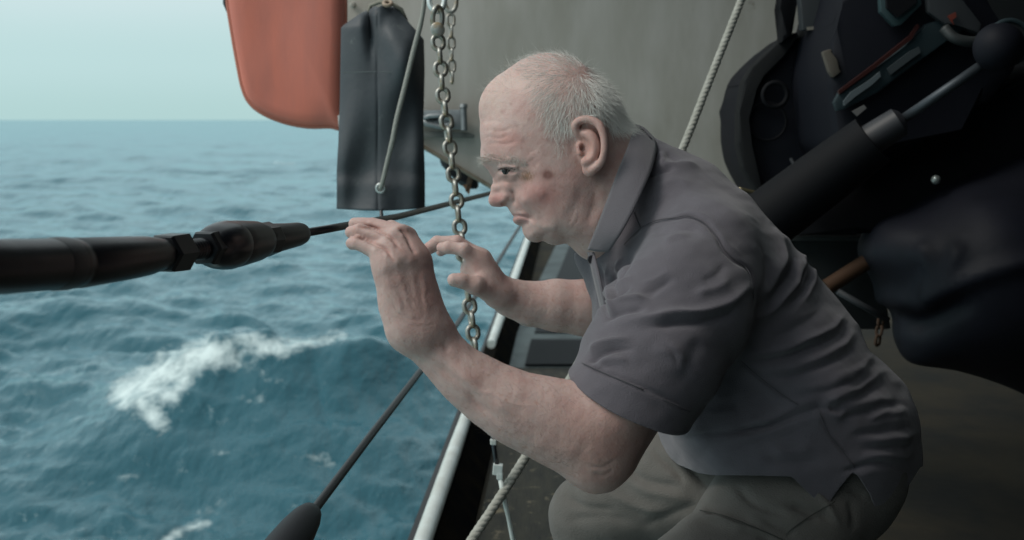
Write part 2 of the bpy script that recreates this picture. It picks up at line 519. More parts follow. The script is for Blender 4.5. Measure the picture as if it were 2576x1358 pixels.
head_strokes = [
 ([(1250,423),(1264,420.5),(1285,420.5),(1308,425)], 5.8*M, 5.5),            # brow fold hanging over the eye
 ([(1216,402),(1236,404),(1262,406),(1292,404)], 4.2*M, 9),            # brow ridge
 ([(1250,431),(1264,428),(1282,427),(1302,430)], -6.0*M, 3.6),         # eye slit
 ([(1256,440),(1276,442),(1294,439),(1306,434)], 3.0*M, 4.5),            # lower lid
 ([(1256,449),(1274,457),(1294,456),(1310,446)], -1.6*M, 4),           # bag groove
 ([(1268,450),(1284,450),(1298,444)], 1.4*M, 5),
 ([(1280,462),(1294,470),(1310,468)], -0.6*M, 5),
 ([(1300,424),(1318,418),(1334,420)], -1.5*M, 2.8),([(1302,432),(1320,434),(1334,440)], -1.4*M, 2.8),
 ([(1306,440),(1320,448),(1330,458)], -0.8*M, 3),
 ([(1214,350),(1232,343),(1256,348),(1284,338)], -1.3*M, 3.2),([(1212,332),(1236,326),(1262,330),(1296,318)], -1.2*M, 3.2),
 ([(1211,308),(1240,304),(1268,308)], -0.9*M, 3.2),([(1222,366),(1246,360),(1276,362),(1306,352)], -1.2*M, 3.5),
 ([(1212,374),(1222,384),(1226,396)], -1.2*M, 3),
 ([(1286,476),(1294,488),(1295,502),(1287,513)], -5.0*M, 4.5),         # ala crease
 ([(1262,496),(1272,492),(1280,497)], 1.6*M, 6),
 ([(1260,514),(1270,512),(1281,511)], -8.0*M, 4),                      # nostril
 ([(1290,494),(1304,510),(1318,526),(1334,540),(1344,556)], -2.6*M, 6.5),# nasolabial fold
 ([(1306,494),(1326,516),(1346,536),(1356,556)], 2.2*M, 10),
 ([(1290,545),(1304,543),(1322,545),(1342,552)], -3.8*M, 3.0),         # mouth line
 ([(1293,538),(1306,537),(1322,540)], 1.3*M, 4),([(1292,553),(1306,554),(1318,554)], 0.3*M, 5),
 ([(1336,546),(1345,556),(1350,568)], -0.9*M, 5),
 ([(1306,565),(1320,563),(1336,560)], -2.2*M, 5),
 ([(1346,562),(1356,574),(1372,582),(1392,588)], -1.9*M, 6),           # marionette line and jowl
 ([(1362,568),(1384,574),(1404,574)], 1.6*M, 8),
 ([(1330,588),(1345,592)], 1.5*M, 9),
 ([(1362,600),(1372,590),(1384,584)], -1.6*M, 5),
 ([(1420,560),(1440,530),(1455,500),(1468,468)], -1.2*M, 14),           # behind the jaw
 ([(1448,520),(1440,545),(1428,568)], -0.5*M, 3.5),([(1458,530),(1450,556),(1436,580)], -0.5*M, 3.5),([(1500,470),(1490,520),(1474,570)], -0.6*M, 5),
 ([(1520,460),(1510,520),(1492,580)], 0.8*M, 9),
 ([(1320,470),(1350,480),(1372,500)], 1.6*M, 16),                      # cheek
 ([(1330,400),(1352,420)], -1.0*M, 14),([(1310,350),(1330,370),(1340,390)], -1.0*M, 14),
 ([(1430,350),(1438,372),(1440,392)], -1.0*M, 5),
 ([(1258,470),(1262,482)], -1.0*M, 5),([(1245,484),(1246,500)], 0.8*M, 9),
]
head = Inflate(head_contour, HEAD_D, head_ctrl, head_strokes, k=0.0)
HD = 1.372
ear = [Ell(K(1486, 362, 1.375), (0.017, 0.006, 0.034), 0.004, axes=[(0.97, -0.16, 0.10), (0.17, 0.98, 0.0), (-0.10, 0.02, 0.99)]),
       Ell(K(1482, 424, 1.370), (0.0088, 0.005, 0.0105), 0.006)]
ear += capc_s([(1458,346,1.375,3.0),(1447,322,1.371,3.4),(1453,307,1.367,3.4),(1470,300,1.363,3.4),(1491,303,1.360,3.4),(1509,316,1.357,3.7),(1519,342,1.356,3.6),(1521,372,1.357,3.4),(1516,400,1.360,3.4),(1503,418,1.364,3.6),(1489,428,1.367,4.0)], 0.004)
ear += capc_s([(1470,334,1.370,3.2),(1486,340,1.367,3.8),(1496,360,1.366,4.2),(1495,382,1.367,4.0),(1484,402,1.368,3.6),(1470,407,1.368,3.0)], 0.006)
ear += [Cap(K(1457, 366, 1.372), K(1459, 384, 1.371), 0.0045, 0.004, 0.003)]
ear += [Ell(K(1474, 374, 1.359), (0.0072, 0.0095, 0.0125), 0.003, sub=True), Ell(K(1466, 320, 1.361), (0.0075, 0.0062, 0.0055), 0.002, sub=True),
        Ell(K(1466, 372, 1.368), (0.0035, 0.008, 0.005), 0.001, sub=True)]
# far ear: the same, mirrored about the middle of the head
def mirror(p):
    q = p.__class__.__new__(p.__class__); q.__dict__.update(p.__dict__)
    m = lambda v: np.array([v[0], 2 * HEAD_D - v[1], v[2]])
    q.c = m(p.c)
    if isinstance(p, Cap): q.a, q.b = m(p.a), m(p.b); q.ab = q.b - q.a
    if isinstance(p, Ell): q.A = p.A * np.array([1, -1, 1])
    return q
ear_far = [mirror(p) for p in ear]

# ---- near (left) arm and hand
arm_near = capc([(1750, 650, 1.335, 44), (1600, 985, 1.235, 44), (1512, 1118, 1.20, 44)], 0.01)
arm_near += [Cap(K(1500, 1165, 1.20), K(1498, 1178, 1.20), 0.021, 0.020, 0.03)]
fore_contour = [(1128,812),(1160,846),(1200,880),(1270,915),(1330,937),(1400,950),(1450,957),(1540,950),(1640,985),(1672,1030),(1650,1064),(1602,1140),(1572,1188),(1534,1222),(1494,1230),(1450,1215),
 (1400,1187),(1330,1150),(1250,1108),(1180,1055),(1120,1000),(1062,932),(1003,868),(1003,835),(1060,795)]
fore_ctrl = [(1070,852,23),(1112,885,26),(1180,945,31),(1260,1008,36),(1340,1052,40),(1430,1082,43),(1510,1110,43),(1560,1050,41),(1600,1010,36),(1490,1185,31),(1300,960,27),(1400,1010,36),(1300,1090,30),(1200,1020,24)]
fore_strokes = [([(1085,905),(1130,940),(1170,975),(1215,1025),(1270,1070)], -2.2*M, 9), ([(1120,900),(1170,945),(1230,1000),(1300,1050)], 1.6*M, 14), ([(1075,862)], 3.5*M, 17),
 ([(1330,1100),(1400,1130),(1460,1150)], 1.5*M, 22), ([(1290,965),(1350,985),(1420,1000)], 1.5*M, 24), ([(1110,860),(1130,885)], -1.8*M, 9), ([(1500,1150),(1530,1170),(1550,1150)], -1.2*M, 8),
 ([(1150,880),(1230,935),(1300,975)], 1.0*M, 5), ([(1200,985),(1240,990),(1290,1015),(1350,1020)], 0.8*M, 5)]
arm_near += [Inflate(fore_contour, 1.19, fore_ctrl, fore_strokes, k=0.012, dens=40)]
HN = 1.18
def fing(chain, k=0.003, k0=0.014):
    return capc(chain, k, k0)
hand_near = []
carp = [(1026,828,1.178),(1040,834,1.179),(1064,826,1.183),(1084,818,1.188)]
mcp = [(968,672,1.170),(998,656,1.173),(1031,651,1.180),(1054,655,1.190)]
for (a, b, ra, rb) in zip(carp, mcp, (16.5, 18, 18, 17.5), (11.5, 11.5, 11.5, 11)):
    hand_near += capc([(*a, ra), (*b, rb)], 0.020)
hand_near += capc([(1016,812,1.180,18),(996,768,1.178,12.5),(982,712,1.172,10)], 0.016)
hand_near += capc([(1010,770,1.200,16),(1000,710,1.200,13)], 0.02)
hand_near += capc([(1040,780,1.205,18),(1030,700,1.212,13)], 0.02)
hand_near += fing([(968,672,1.170,10.2),(950,634,1.171,9.0),(900,610,1.178,7.7),(886,612,1.186,7.0)], 0.0015, 0.013)
hand_near += fing([(998,656,1.173,10.8),(980,606,1.177,9.4),(905,580,1.187,7.8),(884,584,1.194,7.0)], 0.0015, 0.013)
hand_near += fing([(1031,651,1.180,11),(1006,586,1.187,9.6),(938,566,1.200,8.1),(893,563,1.206,7.2)], 0.0015, 0.013)
hand_near += fing([(1054,655,1.190,10.5),(1028,594,1.199,9.4),(985,572,1.214,8.0),(945,575,1.224,7.2)], 0.0015, 0.013)
hand_near += fing([(1060,800,1.225,14),(1030,735,1.245,11),(1005,680,1.25,9.5),(985,648,1.25,8)], 0.005, 0.02)
# knuckles and tendons on the back of the hand
for (a, b, dd) in zip(carp, mcp, (0.012, 0.012, 0.012, 0.012)):
    pass

# ---- far (right) arm and hand
arm_far = capc([(1720, 600, 1.61, 42), (1640, 750, 1.65, 46), (1560, 800, 1.645, 43)], 0.012)
arm_far += capc([(1560, 792, 1.645, 42), (1470, 774, 1.64, 40), (1400, 768, 1.635, 37), (1335, 764, 1.63, 31), (1285, 749, 1.62, 26), (1262, 738, 1.62, 23)], 0.012)
hand_far = []
carp2 = [(1262,742,1.598),(1260,733,1.612),(1258,728,1.630),(1256,726,1.645)]
mcp2 = [(1206,656,1.592),(1212,650,1.612),(1210,655,1.632),(1205,662,1.650)]
for (a, b) in zip(carp2, mcp2): hand_far += capc([(*a, 15), (*b, 12)], 0.014)
hand_far += fing([(1206,656,1.592,12),(1168,628,1.580,9.6),(1128,622,1.584,8.6),(1112,623,1.590,8.0)], 0.004, 0.012)
hand_far += fing([(1212,650,1.612,12),(1150,608,1.606,9.4),(1100,608,1.612,8.4),(1074,625,1.618,7.6)], 0.004, 0.012)
hand_far += fing([(1210,655,1.632,12),(1148,615,1.634,9.2),(1104,614,1.640,8.2),(1082,627,1.645,7.4)], 0.004, 0.012)
hand_far += fing([(1205,662,1.650,11),(1160,628,1.655,8.2),(1125,624,1.660,7.4),(1108,634,1.665,6.6)], 0.004, 0.012)
hand_far += fing([(1245,740,1.595,15),(1196,718,1.566,13),(1160,706,1.558,10),(1142,704,1.556,9.6)], 0.005, 0.02)
hand_far += [Cap(K(1220, 690, 1.60), K(1175, 680, 1.60), 0.016, 0.010, 0.02)]
# ---- hidden trunk that joins them
trunk = capc([(1600, 540, 1.46, 58), (1700, 640, 1.47, 78), (1850, 850, 1.48, 92), (2040, 1060, 1.48, 88)], 0.03)
trunk += capc([(1700, 590, 1.47, 55), (1760, 640, 1.36, 46)], 0.03) + capc([(1700, 590, 1.47, 55), (1740, 590, 1.60, 44)], 0.03)

body_prims = [head] + ear + ear_far + arm_near + hand_near + arm_far + hand_far + trunk
fb = field(body_prims)
BV, BQ = mesh_field(fb, (-0.22, 1.08, -0.34), (0.56, 1.78, 0.32), 0.00155)
BV = relax(BV, BQ, 1, 0.3)
BN = normals(BV, BQ); hx_, hy_ = proj(BV)
skin_relief = [([(1078,800),(1068,740),(1064,672)], 0.33*M, 5.8), ([(1062,806),(1046,740),(1035,668)], 0.37*M, 5.8), ([(1044,808),(1018,745),(1001,674)], 0.35*M, 5.8), ([(1024,808),(990,745),(970,690)], 0.27*M, 5.8),
 ([(1070,760),(1057,720),(1050,680)], -0.20*M, 6.9), ([(1050,770),(1030,720),(1017,680)], -0.23*M, 8.0), ([(1024,770),(1002,730),(984,690)], -0.20*M, 8.0),
 ([(1064,662)], 0.83*M, 10.3), ([(1035,656)], 0.91*M, 11.5), ([(1000,660)], 0.91*M, 11.5), ([(966,676)], 0.66*M, 10.3),
 ([(1088,780),(1066,752),(1072,720),(1052,700)], 0.54*M, 4.0), ([(1050,790),(1040,756),(1020,738),(1018,706)], 0.49*M, 4.0), ([(1010,790),(1004,752),(990,730)], 0.41*M, 4.0),
 ([(985,750),(1000,782),(1030,803),(1072,806)], -0.48*M, 4.0), ([(1000,776),(1024,810),(1060,822),(1098,812)], -0.42*M, 4.0), ([(1020,800),(1052,830),(1100,826)], -0.30*M, 4.0),
 ([(1000,735),(1020,770),(1050,790)], -0.30*M, 3.4), ([(950,690),(960,712),(955,730)], -0.36*M, 5.8),
 ([(960,640),(950,620),(925,603)], -0.24*M, 4.6), ([(1010,610),(1030,640)], -0.36*M, 5.8), ([(990,620),(1005,645)], -0.36*M, 5.8), ([(1040,615),(1052,640)], -0.36*M, 5.8),
 ([(1150,660),(1190,690),(1200,712)], -0.36*M, 6.9), ([(1195,690),(1215,675),(1225,690)], -0.42*M, 4.6), ([(1165,668),(1200,676)], 0.33*M, 5.8), ([(1156,716),(1160,704)], -0.18*M, 4.6)]
finger_gaps = [[(893,596),(918,600),(946,613),(972,628),(990,656)], [(905,571),(937,573),(960,584),(985,598),(1008,630)], [(1002,574),(1020,588),(1036,622),(1047,640)]]
for cg in finger_gaps: skin_relief.append((cg, -2.4*M, 3.6)); skin_relief.append((cg, -1.0*M, 8))
skin_relief += [([(972,640)], 0.9*M, 9), ([(990,612)], 1.0*M, 9), ([(1012,592)], 1.0*M, 9), ([(958,628),(966,640),(964,652)], -0.5*M, 3), ([(986,604),(994,614)], -0.5*M, 3),
 ([(1490,1190),(1520,1196),(1545,1180)], -0.9*M, 5), ([(1480,1170),(1515,1176),(1550,1155)], -0.8*M, 5)]
dsp_ = np.zeros(len(BV))
for cur, a_, w_ in skin_relief: dsp_ += stroke(hx_, hy_, cur, a_, w_)
dsp_ *= (BN[:, 1] < 0.1) & (((hx_ > 1440) & (hy_ > 1120) & (BV[:, 1] < 1.3)) | ((hx_ < 1135) & (BV[:, 1] < 1.3)) | ((hx_ < 1300) & (BV[:, 1] > 1.5)))
dsp_ += 0.00014 * fnoise(BV, 60, 41, 2)
BV = BV + BN * dsp_[:, None]

# pigment: base skin with red areas, freckles and age spots, plus warmth painted in against shade under the eye
px, py = proj(BV)
near_side = BV[:, 1] < HEAD_D + 0.02
skin = np.array([0.49, 0.355, 0.322]) * np.ones((len(BV), 1))
def blend(colr, m): 
    global skin
    skin = skin * (1 - m[:, None]) + np.array(colr) * m[:, None]
is_head = (px < 1700) & (py < 700) & (px > 1195) & (BV[:, 1] > 1.34) & (BV[:, 1] < 1.56) & ~((px < 1330) & (py > 560) & (BV[:, 1] > 1.54))
n1 = fnoise(BV, 28, 1, 3); n2 = fnoise(BV, 90, 2, 3); n3 = fnoise(BV, 240, 3, 2)
blend((0.46, 0.25, 0.22), np.clip(0.25 * n1 + 0.14, 0, 0.4))
blend((0.55, 0.42, 0.37), np.clip(0.3 * n2 - 0.05, 0, 0.3))
blend((0.36, 0.17, 0.13), np.clip(0.9 * (n2 + 0.5 * n3) - 0.8, 0, 0.35))
def g2(x, y, rx, ry=None):
    ry = ry or rx
    return np.exp(-((px - x) / rx) ** 2 - ((py - y) / ry) ** 2)
hm = is_head.astype(float)
blend((0.46, 0.17, 0.15), hm * 0.55 * np.clip(g2(1360, 490, 60, 45) + g2(1250, 500, 22, 18), 0, 1))
blend((0.48, 0.20, 0.17), hm * 0.45 * g2(1275, 355, 45, 25))
blend((0.60, 0.46, 0.40), hm * 0.5 * np.clip(g2(1235, 250, 30, 50) + g2(1300, 200, 60, 30), 0, 1))
blend((0.22, 0.115, 0.06), hm * 0.85 * np.clip(1.4 * g2(1325, 443, 17, 12) * (0.85 + 0.5 * n3), 0, 1))
blend((0.14, 0.08, 0.05), hm * 0.7 * g2(1321, 449, 5))
blend((0.17, 0.07, 0.055), hm * 0.85 * np.clip(1.6 * g2(1378, 440, 13, 11), 0, 1))
for (x, y, r) in [(1346,419,4),(1372,392,4),(1300,316,5),(1262,280,5),(1285,262,4),(1312,372,4),(1357,534,3),(1395,480,3),(1245,330,4),(1330,300,5),(1410,470,4),(1380,350,5)]:
    blend((0.26, 0.13, 0.10), hm * 0.4 * g2(x, y, r))
blend((0.33, 0.13, 0.125), hm * np.clip(1.2 * (np.exp(-((py - 553 - 0.05 * (px - 1290)) / 6.5) ** 2) + 0.6 * np.exp(-((py - 541) / 4) ** 2)), 0, 0.5) * ((px > 1284) & (px < 1330)))
blend((0.50, 0.27, 0.23), hm * 0.6 * g2(1276, 455, 26, 20))  # warm tint painted under the eye to offset the shade falling there
blend((0.52, 0.24, 0.19), hm * 0.4 * g2(1487, 360, 45, 80))
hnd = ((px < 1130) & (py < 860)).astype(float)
blend((0.46, 0.20, 0.17), hnd * 0.32 * np.clip(g2(1075, 740, 40, 90) + 0.7 * g2(1060, 620, 40, 50), 0, 1))
blend((0.45, 0.25, 0.21), 0.5 * np.clip(g2(1500, 1120, 130, 110), 0, 1))
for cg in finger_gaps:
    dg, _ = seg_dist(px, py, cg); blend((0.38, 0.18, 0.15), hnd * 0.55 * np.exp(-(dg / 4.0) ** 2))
person_base = C(1850, 1300, 1.45); person_base.z = 0.03
person = empty('person', 'elderly man with thin white hair in grey polo shirt, crouching with both hands raised', 'person', person_base)

m_skin = mat('skin', (0.5, 0.3, 0.25), rough=0.52, attr='pigment_and_fill', var=(0.93, 0.86, 0.85), vscale=110, vdetail=6, vamt=(0.45, 0.75), bump=0.24, bscale=420, sss=0.22, spec=0.38)
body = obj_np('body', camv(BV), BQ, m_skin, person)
ca = body.data.color_attributes.new('pigment_and_fill', 'FLOAT_COLOR', 'POINT')
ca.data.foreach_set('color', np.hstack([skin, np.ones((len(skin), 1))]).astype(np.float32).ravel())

# ---- eye
bm = bmesh.new()
bmesh.ops.create_uvsphere(bm, u_segments=24, v_segments=16, radius=0.0090)
ec = camv(K(1281, 428, HEAD_D - 0.0324)[None])[0]
for v in bm.verts: v.co += Vector(ec)
m_eye = mat('eye', (0.10, 0.085, 0.08), rough=0.45, spec=0.3)
eye = obj_bm('eye', bm, m_eye, person, smooth=True)
bm = bmesh.new()
idir = Vector(camv(np.array([[-0.80, -0.58, -0.12]]))[0] - camv(np.zeros((1, 3)))[0]).normalized()
bmesh.ops.create_uvsphere(bm, u_segments=16, v_segments=10, radius=0.0056)
for v in bm.verts: v.co = Vector(ec) + idir * 0.0052 + v.co
m_iris = mat('iris', (0.012, 0.012, 0.014), rough=0.2)
obj_bm('iris', bm, m_iris, eye, smooth=True)

# ---- nails on the far hand are turned away; hair
BN = normals(BV, BQ)
def strands(name, roots, dirs, lens, width, matx, parent, curl=0.25, segs=4, grav=0.0, seed=0):
    """flat tapering ribbons, each bending a little"""
    r = np.random.default_rng(seed); n = len(roots)
    d = dirs / np.linalg.norm(dirs, axis=1)[:, None]
    bend = r.normal(size=(n, 3)) * curl
    p = roots.copy(); view = p / np.linalg.norm(p, axis=1)[:, None]
    side = np.cross(d, view); side += r.normal(size=(n, 3)) * 0.25
    side /= np.linalg.norm(side, axis=1)[:, None] + 1e-9
    rows = []
    for i in range(segs + 1):
        w = width * (1 - 0.75 * (i / segs) ** 1.5) * 0.5
        rows.append(p - side * w); rows.append(p + side * w)
        d = d + bend / segs + np.array([0, 0, -grav / segs]); d /= np.linalg.norm(d, axis=1)[:, None]
        p = p + d * (lens / segs)[:, None]
    V = np.stack(rows, 1).reshape(-1, 3); m = 2 * (segs + 1)
    q = np.array([[2 * i, 2 * i + 1, 2 * i + 3, 2 * i + 2] for i in range(segs)])
    Q = (np.arange(n)[:, None, None] * m + q[None]).reshape(-1, 4)
    return obj_np(name, camv(V), Q, matx, parent)
m_hair = mat('white_hair', (0.66, 0.66, 0.62), rough=0.45, spec=0.4)
hx, hy = proj(BV)
whorl = np.array([1462., 178.])
def hair_density(x, y):
    dens = np.zeros(len(x))
    # front edge of the hair at each height
    fy = np.interp(y, [130, 165, 200, 240, 280, 320, 350, 380, 400], [1290, 1300, 1322, 1335, 1342, 1362, 1385, 1398, 1420])
    by = np.interp(y, [130, 290, 300, 320, 400], [1700, 1700, 1700, 1600, 1440])
    soft = np.clip((x - fy) / 55, 0, 1)
    dens = soft * (y < 395) * (x < by)
    over_ear = (x > 1438) & (x < 1528) & (y > 291)
    dens *= ~over_ear
    dens *= ~((x >= 1522) & (y > 322)) ; dens *= ~((x > 1418) & (y > 330))
    dens *= ~((y > 300) & (x < 1370))
    thin = np.clip((y - 150) / 150, 0.16, 1)                     # bald crown
    back = np.clip((x - 1470) / 60, 0, 1)
    return dens * np.maximum(thin, back * 0.9)
on_head = is_head & ~((hx > 1440) & (hx < 1528) & (hy > 293) & (hy < 445))
dn = hair_density(hx, hy) * on_head
dfar = dn.copy()
dn = np.where(BV[:, 1] < HEAD_D + 0.02, dn, dfar * 0.5)
cand = rng.choice(len(BV), size=11000, p=dn / dn.sum())
R = BV[cand] + rng.normal(size=(len(cand), 3)) * 0.0009
nn = BN[cand]
vx = hx[cand] - whorl[0]; vy = hy[cand] - whorl[1]
rad = np.hypot(vx, vy) + 1e-6
dirs = np.stack([vx / rad, np.zeros(len(vx)), -vy / rad], 1)
dirs[:, 0] = dirs[:, 0] * 0.8 + np.where(hx[cand] > 1500, 0.25, -0.05); dirs[:, 2] -= 0.35 * (hy[cand] > 190)
dirs += rng.normal(size=dirs.shape) * 0.17
dirs -= nn * (dirs * nn).sum(1)[:, None]; dirs /= np.linalg.norm(dirs, axis=1)[:, None]
lift = rng.uniform(0.05, 0.28, len(cand)) + np.where(hx[cand] > 1480, 0.12, 0)
dirs = dirs + nn * lift[:, None]
lens = rng.uniform(0.010, 0.022, len(cand)) * np.where(hx[cand] > 1490, 1.15, 1.0) * np.where(hy[cand] > 330, 0.65, 1)
hair = strands('hair', R - nn * 0.0006, dirs, lens, 0.00026, m_hair, person, curl=0.35, grav=0.1, seed=1)
lk = []
for tt in rng.uniform(0, 1, 90):
    c_ = smooth_path([(1255,427),(1268,424.5),(1284,424.5),(1302,429)], 6); p_ = c_[int(tt * (len(c_) - 1))]
    j_ = np.nonzero(is_head & (BV[:, 1] < HEAD_D) & (np.hypot(hx - p_[0], hy - p_[1]) < 3.2))[0]
    if len(j_): lk.append(BV[j_[np.argmin(BV[j_, 1])]])
lk = np.array(lk)
strands('eyelashes', lk, np.stack([np.full(len(lk), -0.6), np.full(len(lk), -0.35), rng.normal(-0.55, 0.15, len(lk))], 1), rng.uniform(0.003, 0.0055, len(lk)), 0.00030, mat('lash_dark', (0.05, 0.04, 0.035), rough=0.6), person, curl=0.2, segs=3, seed=9)
hair['label'] = 'short thin white hair, sparse on the crown'
# loose wisps on the crown and forehead
m = on_head & (((hx > 1215) & (hx < 1500) & (hy < 235) & (BV[:, 1] > 1.40)) )
idx = rng.choice(np.nonzero(m)[0], 420)
nn = BN[idx]; dd = nn * 0.8 + np.stack([rng.normal(-0.5, 0.5, 420), rng.normal(0, 0.3, 420), rng.normal(0.25, 0.35, 420)], 1)
strands('hair_wisps', BV[idx] - nn * 0.0005, dd, rng.uniform(0.008, 0.026, 420), 0.00016, m_hair, person, curl=0.9, segs=5, seed=2)
# eyebrows: long, wiry
def brow(far):
    sel = is_head & (np.abs(hy - (399 + np.interp(hx, [1205, 1240, 1300, 1325], [4, -3, 3, 12]))) < 8) & (hx > 1205) & (hx < 1322)
    sel &= (BV[:, 1] > HEAD_D) if far else (BV[:, 1] <= HEAD_D - 0.004)
    k = np.nonzero(sel)[0]; k = rng.choice(k, 160 if far else 520)
    nn = BN[k]; t = np.clip((hx[k] - 1205) / 110, 0, 1)
    dd = np.stack([np.interp(t, [0, .3, 1], [-0.7, 0.2, 0.9]), np.full(len(k), -0.1 if not far else 0.1), np.interp(t, [0, .3, 1], [-0.35, 0.25, -0.5])], 1) + rng.normal(size=(len(k), 3)) * 0.35
    dd = dd * 0.9 + nn * 0.55
    return BV[k] - nn * 0.0005, dd, rng.uniform(0.005, 0.011, len(k))
a = brow(False)
m_brow = mat('brow_hair', (0.42, 0.39, 0.35), rough=0.5)
strands('eyebrow', *a, 0.00030, m_brow, person, curl=0.7, grav=0.5, seed=3)
sel = is_head & (hx > 1203) & (hx < 1222) & (np.abs(hy - 402) < 10)
k = rng.choice(np.nonzero(sel)[0], 60)
dd = np.stack([rng.normal(-0.9, 0.25, 60), rng.normal(0.0, 0.3, 60), rng.normal(0.0, 0.45, 60)], 1)
strands('eyebrow', BV[k], dd, rng.uniform(0.006, 0.014, 60), 0.00020, m_hair, person, curl=0.8, grav=0.5, seed=4)
# fine dark hair on the forearms
m = ((hx > 1090) & (hx < 1560) & (hy > 820) & (hy < 1200) & (BV[:, 1] < 1.26)) | ((hx > 1290) & (hx < 1480) & (hy > 690) & (hy < 850) & (BV[:, 1] > 1.55) & (BV[:, 1] < 1.68))
k = rng.choice(np.nonzero(m)[0], 1500)
nn = BN[k]; dd = np.stack([rng.normal(-0.55, 0.25, 1500), rng.normal(-0.1, 0.3, 1500), rng.normal(0.75, 0.3, 1500)], 1)
dd -= nn * (dd * nn).sum(1)[:, None]; dd /= np.linalg.norm(dd, axis=1)[:, None]
m_armhair = mat('arm_hair', (0.10, 0.075, 0.06), rough=0.5)
strands('arm_hair', BV[k] - nn * 0.0003, dd + nn * rng.uniform(0.15, 0.5, 1500)[:, None], rng.uniform(0.006, 0.014, 1500), 0.00011, m_armhair, person, curl=0.5, segs=3, seed=5)
# ---- shirt: one implicit solid, cut open at hem, cuffs and neck, then folded along traced creases
SD = 1.48
shirt_contour = [(1604,318),(1630,336),(1658,352),(1712,381),(1790,420),(1858,478),(1930,556),(1998,628),(2060,705),(2110,762),(2150,808),(2170,866),(2228,918),(2276,975),
 (2303,1045),(2311,1120),(2304,1195),(2285,1290),(2240,1400),(2080,1460),(1950,1400),(1800,1300),(1712,1200),(1674,1130),(1656,1060),(1620,980),(1570,900),(1520,860),
 (1497,812),(1488,760),(1466,695),(1448,640),(1475,600),(1510,500),(1560,380)]
shirt_ctrl = [(1620,420,80),(1600,520,92),(1550,620,86),(1700,460,112),(1700,540,135),(1800,560,158),(1760,660,160),(1650,680,135),(1560,740,105),(1860,680,172),(1940,680,150),
 (1700,800,155),(1800,850,168),(1950,850,170),(2050,850,150),(1850,950,160),(1760,960,155),(2000,980,170),(2120,950,160),(2200,1020,140),(2080,1100,172),(1900,1080,165),(1780,1080,158),
 (1700,1080,120),(1950,1200,172),(2100,1200,170),(2220,1150,145),(2225,1240,130),(1800,1180,145),(1520,700,60),(1600,860,120),(2150,1290,150),(2000,1320,160)]
shirt_solid = Inflate(shirt_contour, SD, shirt_ctrl, [], res=0.002, k=0.0, dens=45)
sleeve_near = capc([(1772, 655, 1.33, 66), (1712, 780, 1.285, 80), (1640, 900, 1.245, 76), (1560, 1035, 1.215, 69), (1500, 1150, 1.20, 67)], 0.02, 0.05)
sleeve_far = capc([(1700, 560, 1.60, 62), (1580, 690, 1.64, 66), (1500, 760, 1.66, 62), (1400, 830, 1.67, 60)], 0.02, 0.04)
fs = field([shirt_solid] + sleeve_near + sleeve_far)
SV, SQ = mesh_field(fs, (0.04, 1.10, -0.42), (0.60, 1.80, 0.24), 0.0024)
SV = relax(SV, SQ, 3, 0.5)
SN = normals(SV, SQ)
sx, sy = proj(SV)
nearm = (SN[:, 1] < 0.35) | (SV[:, 1] < SD + 0.03)
A = 0.001
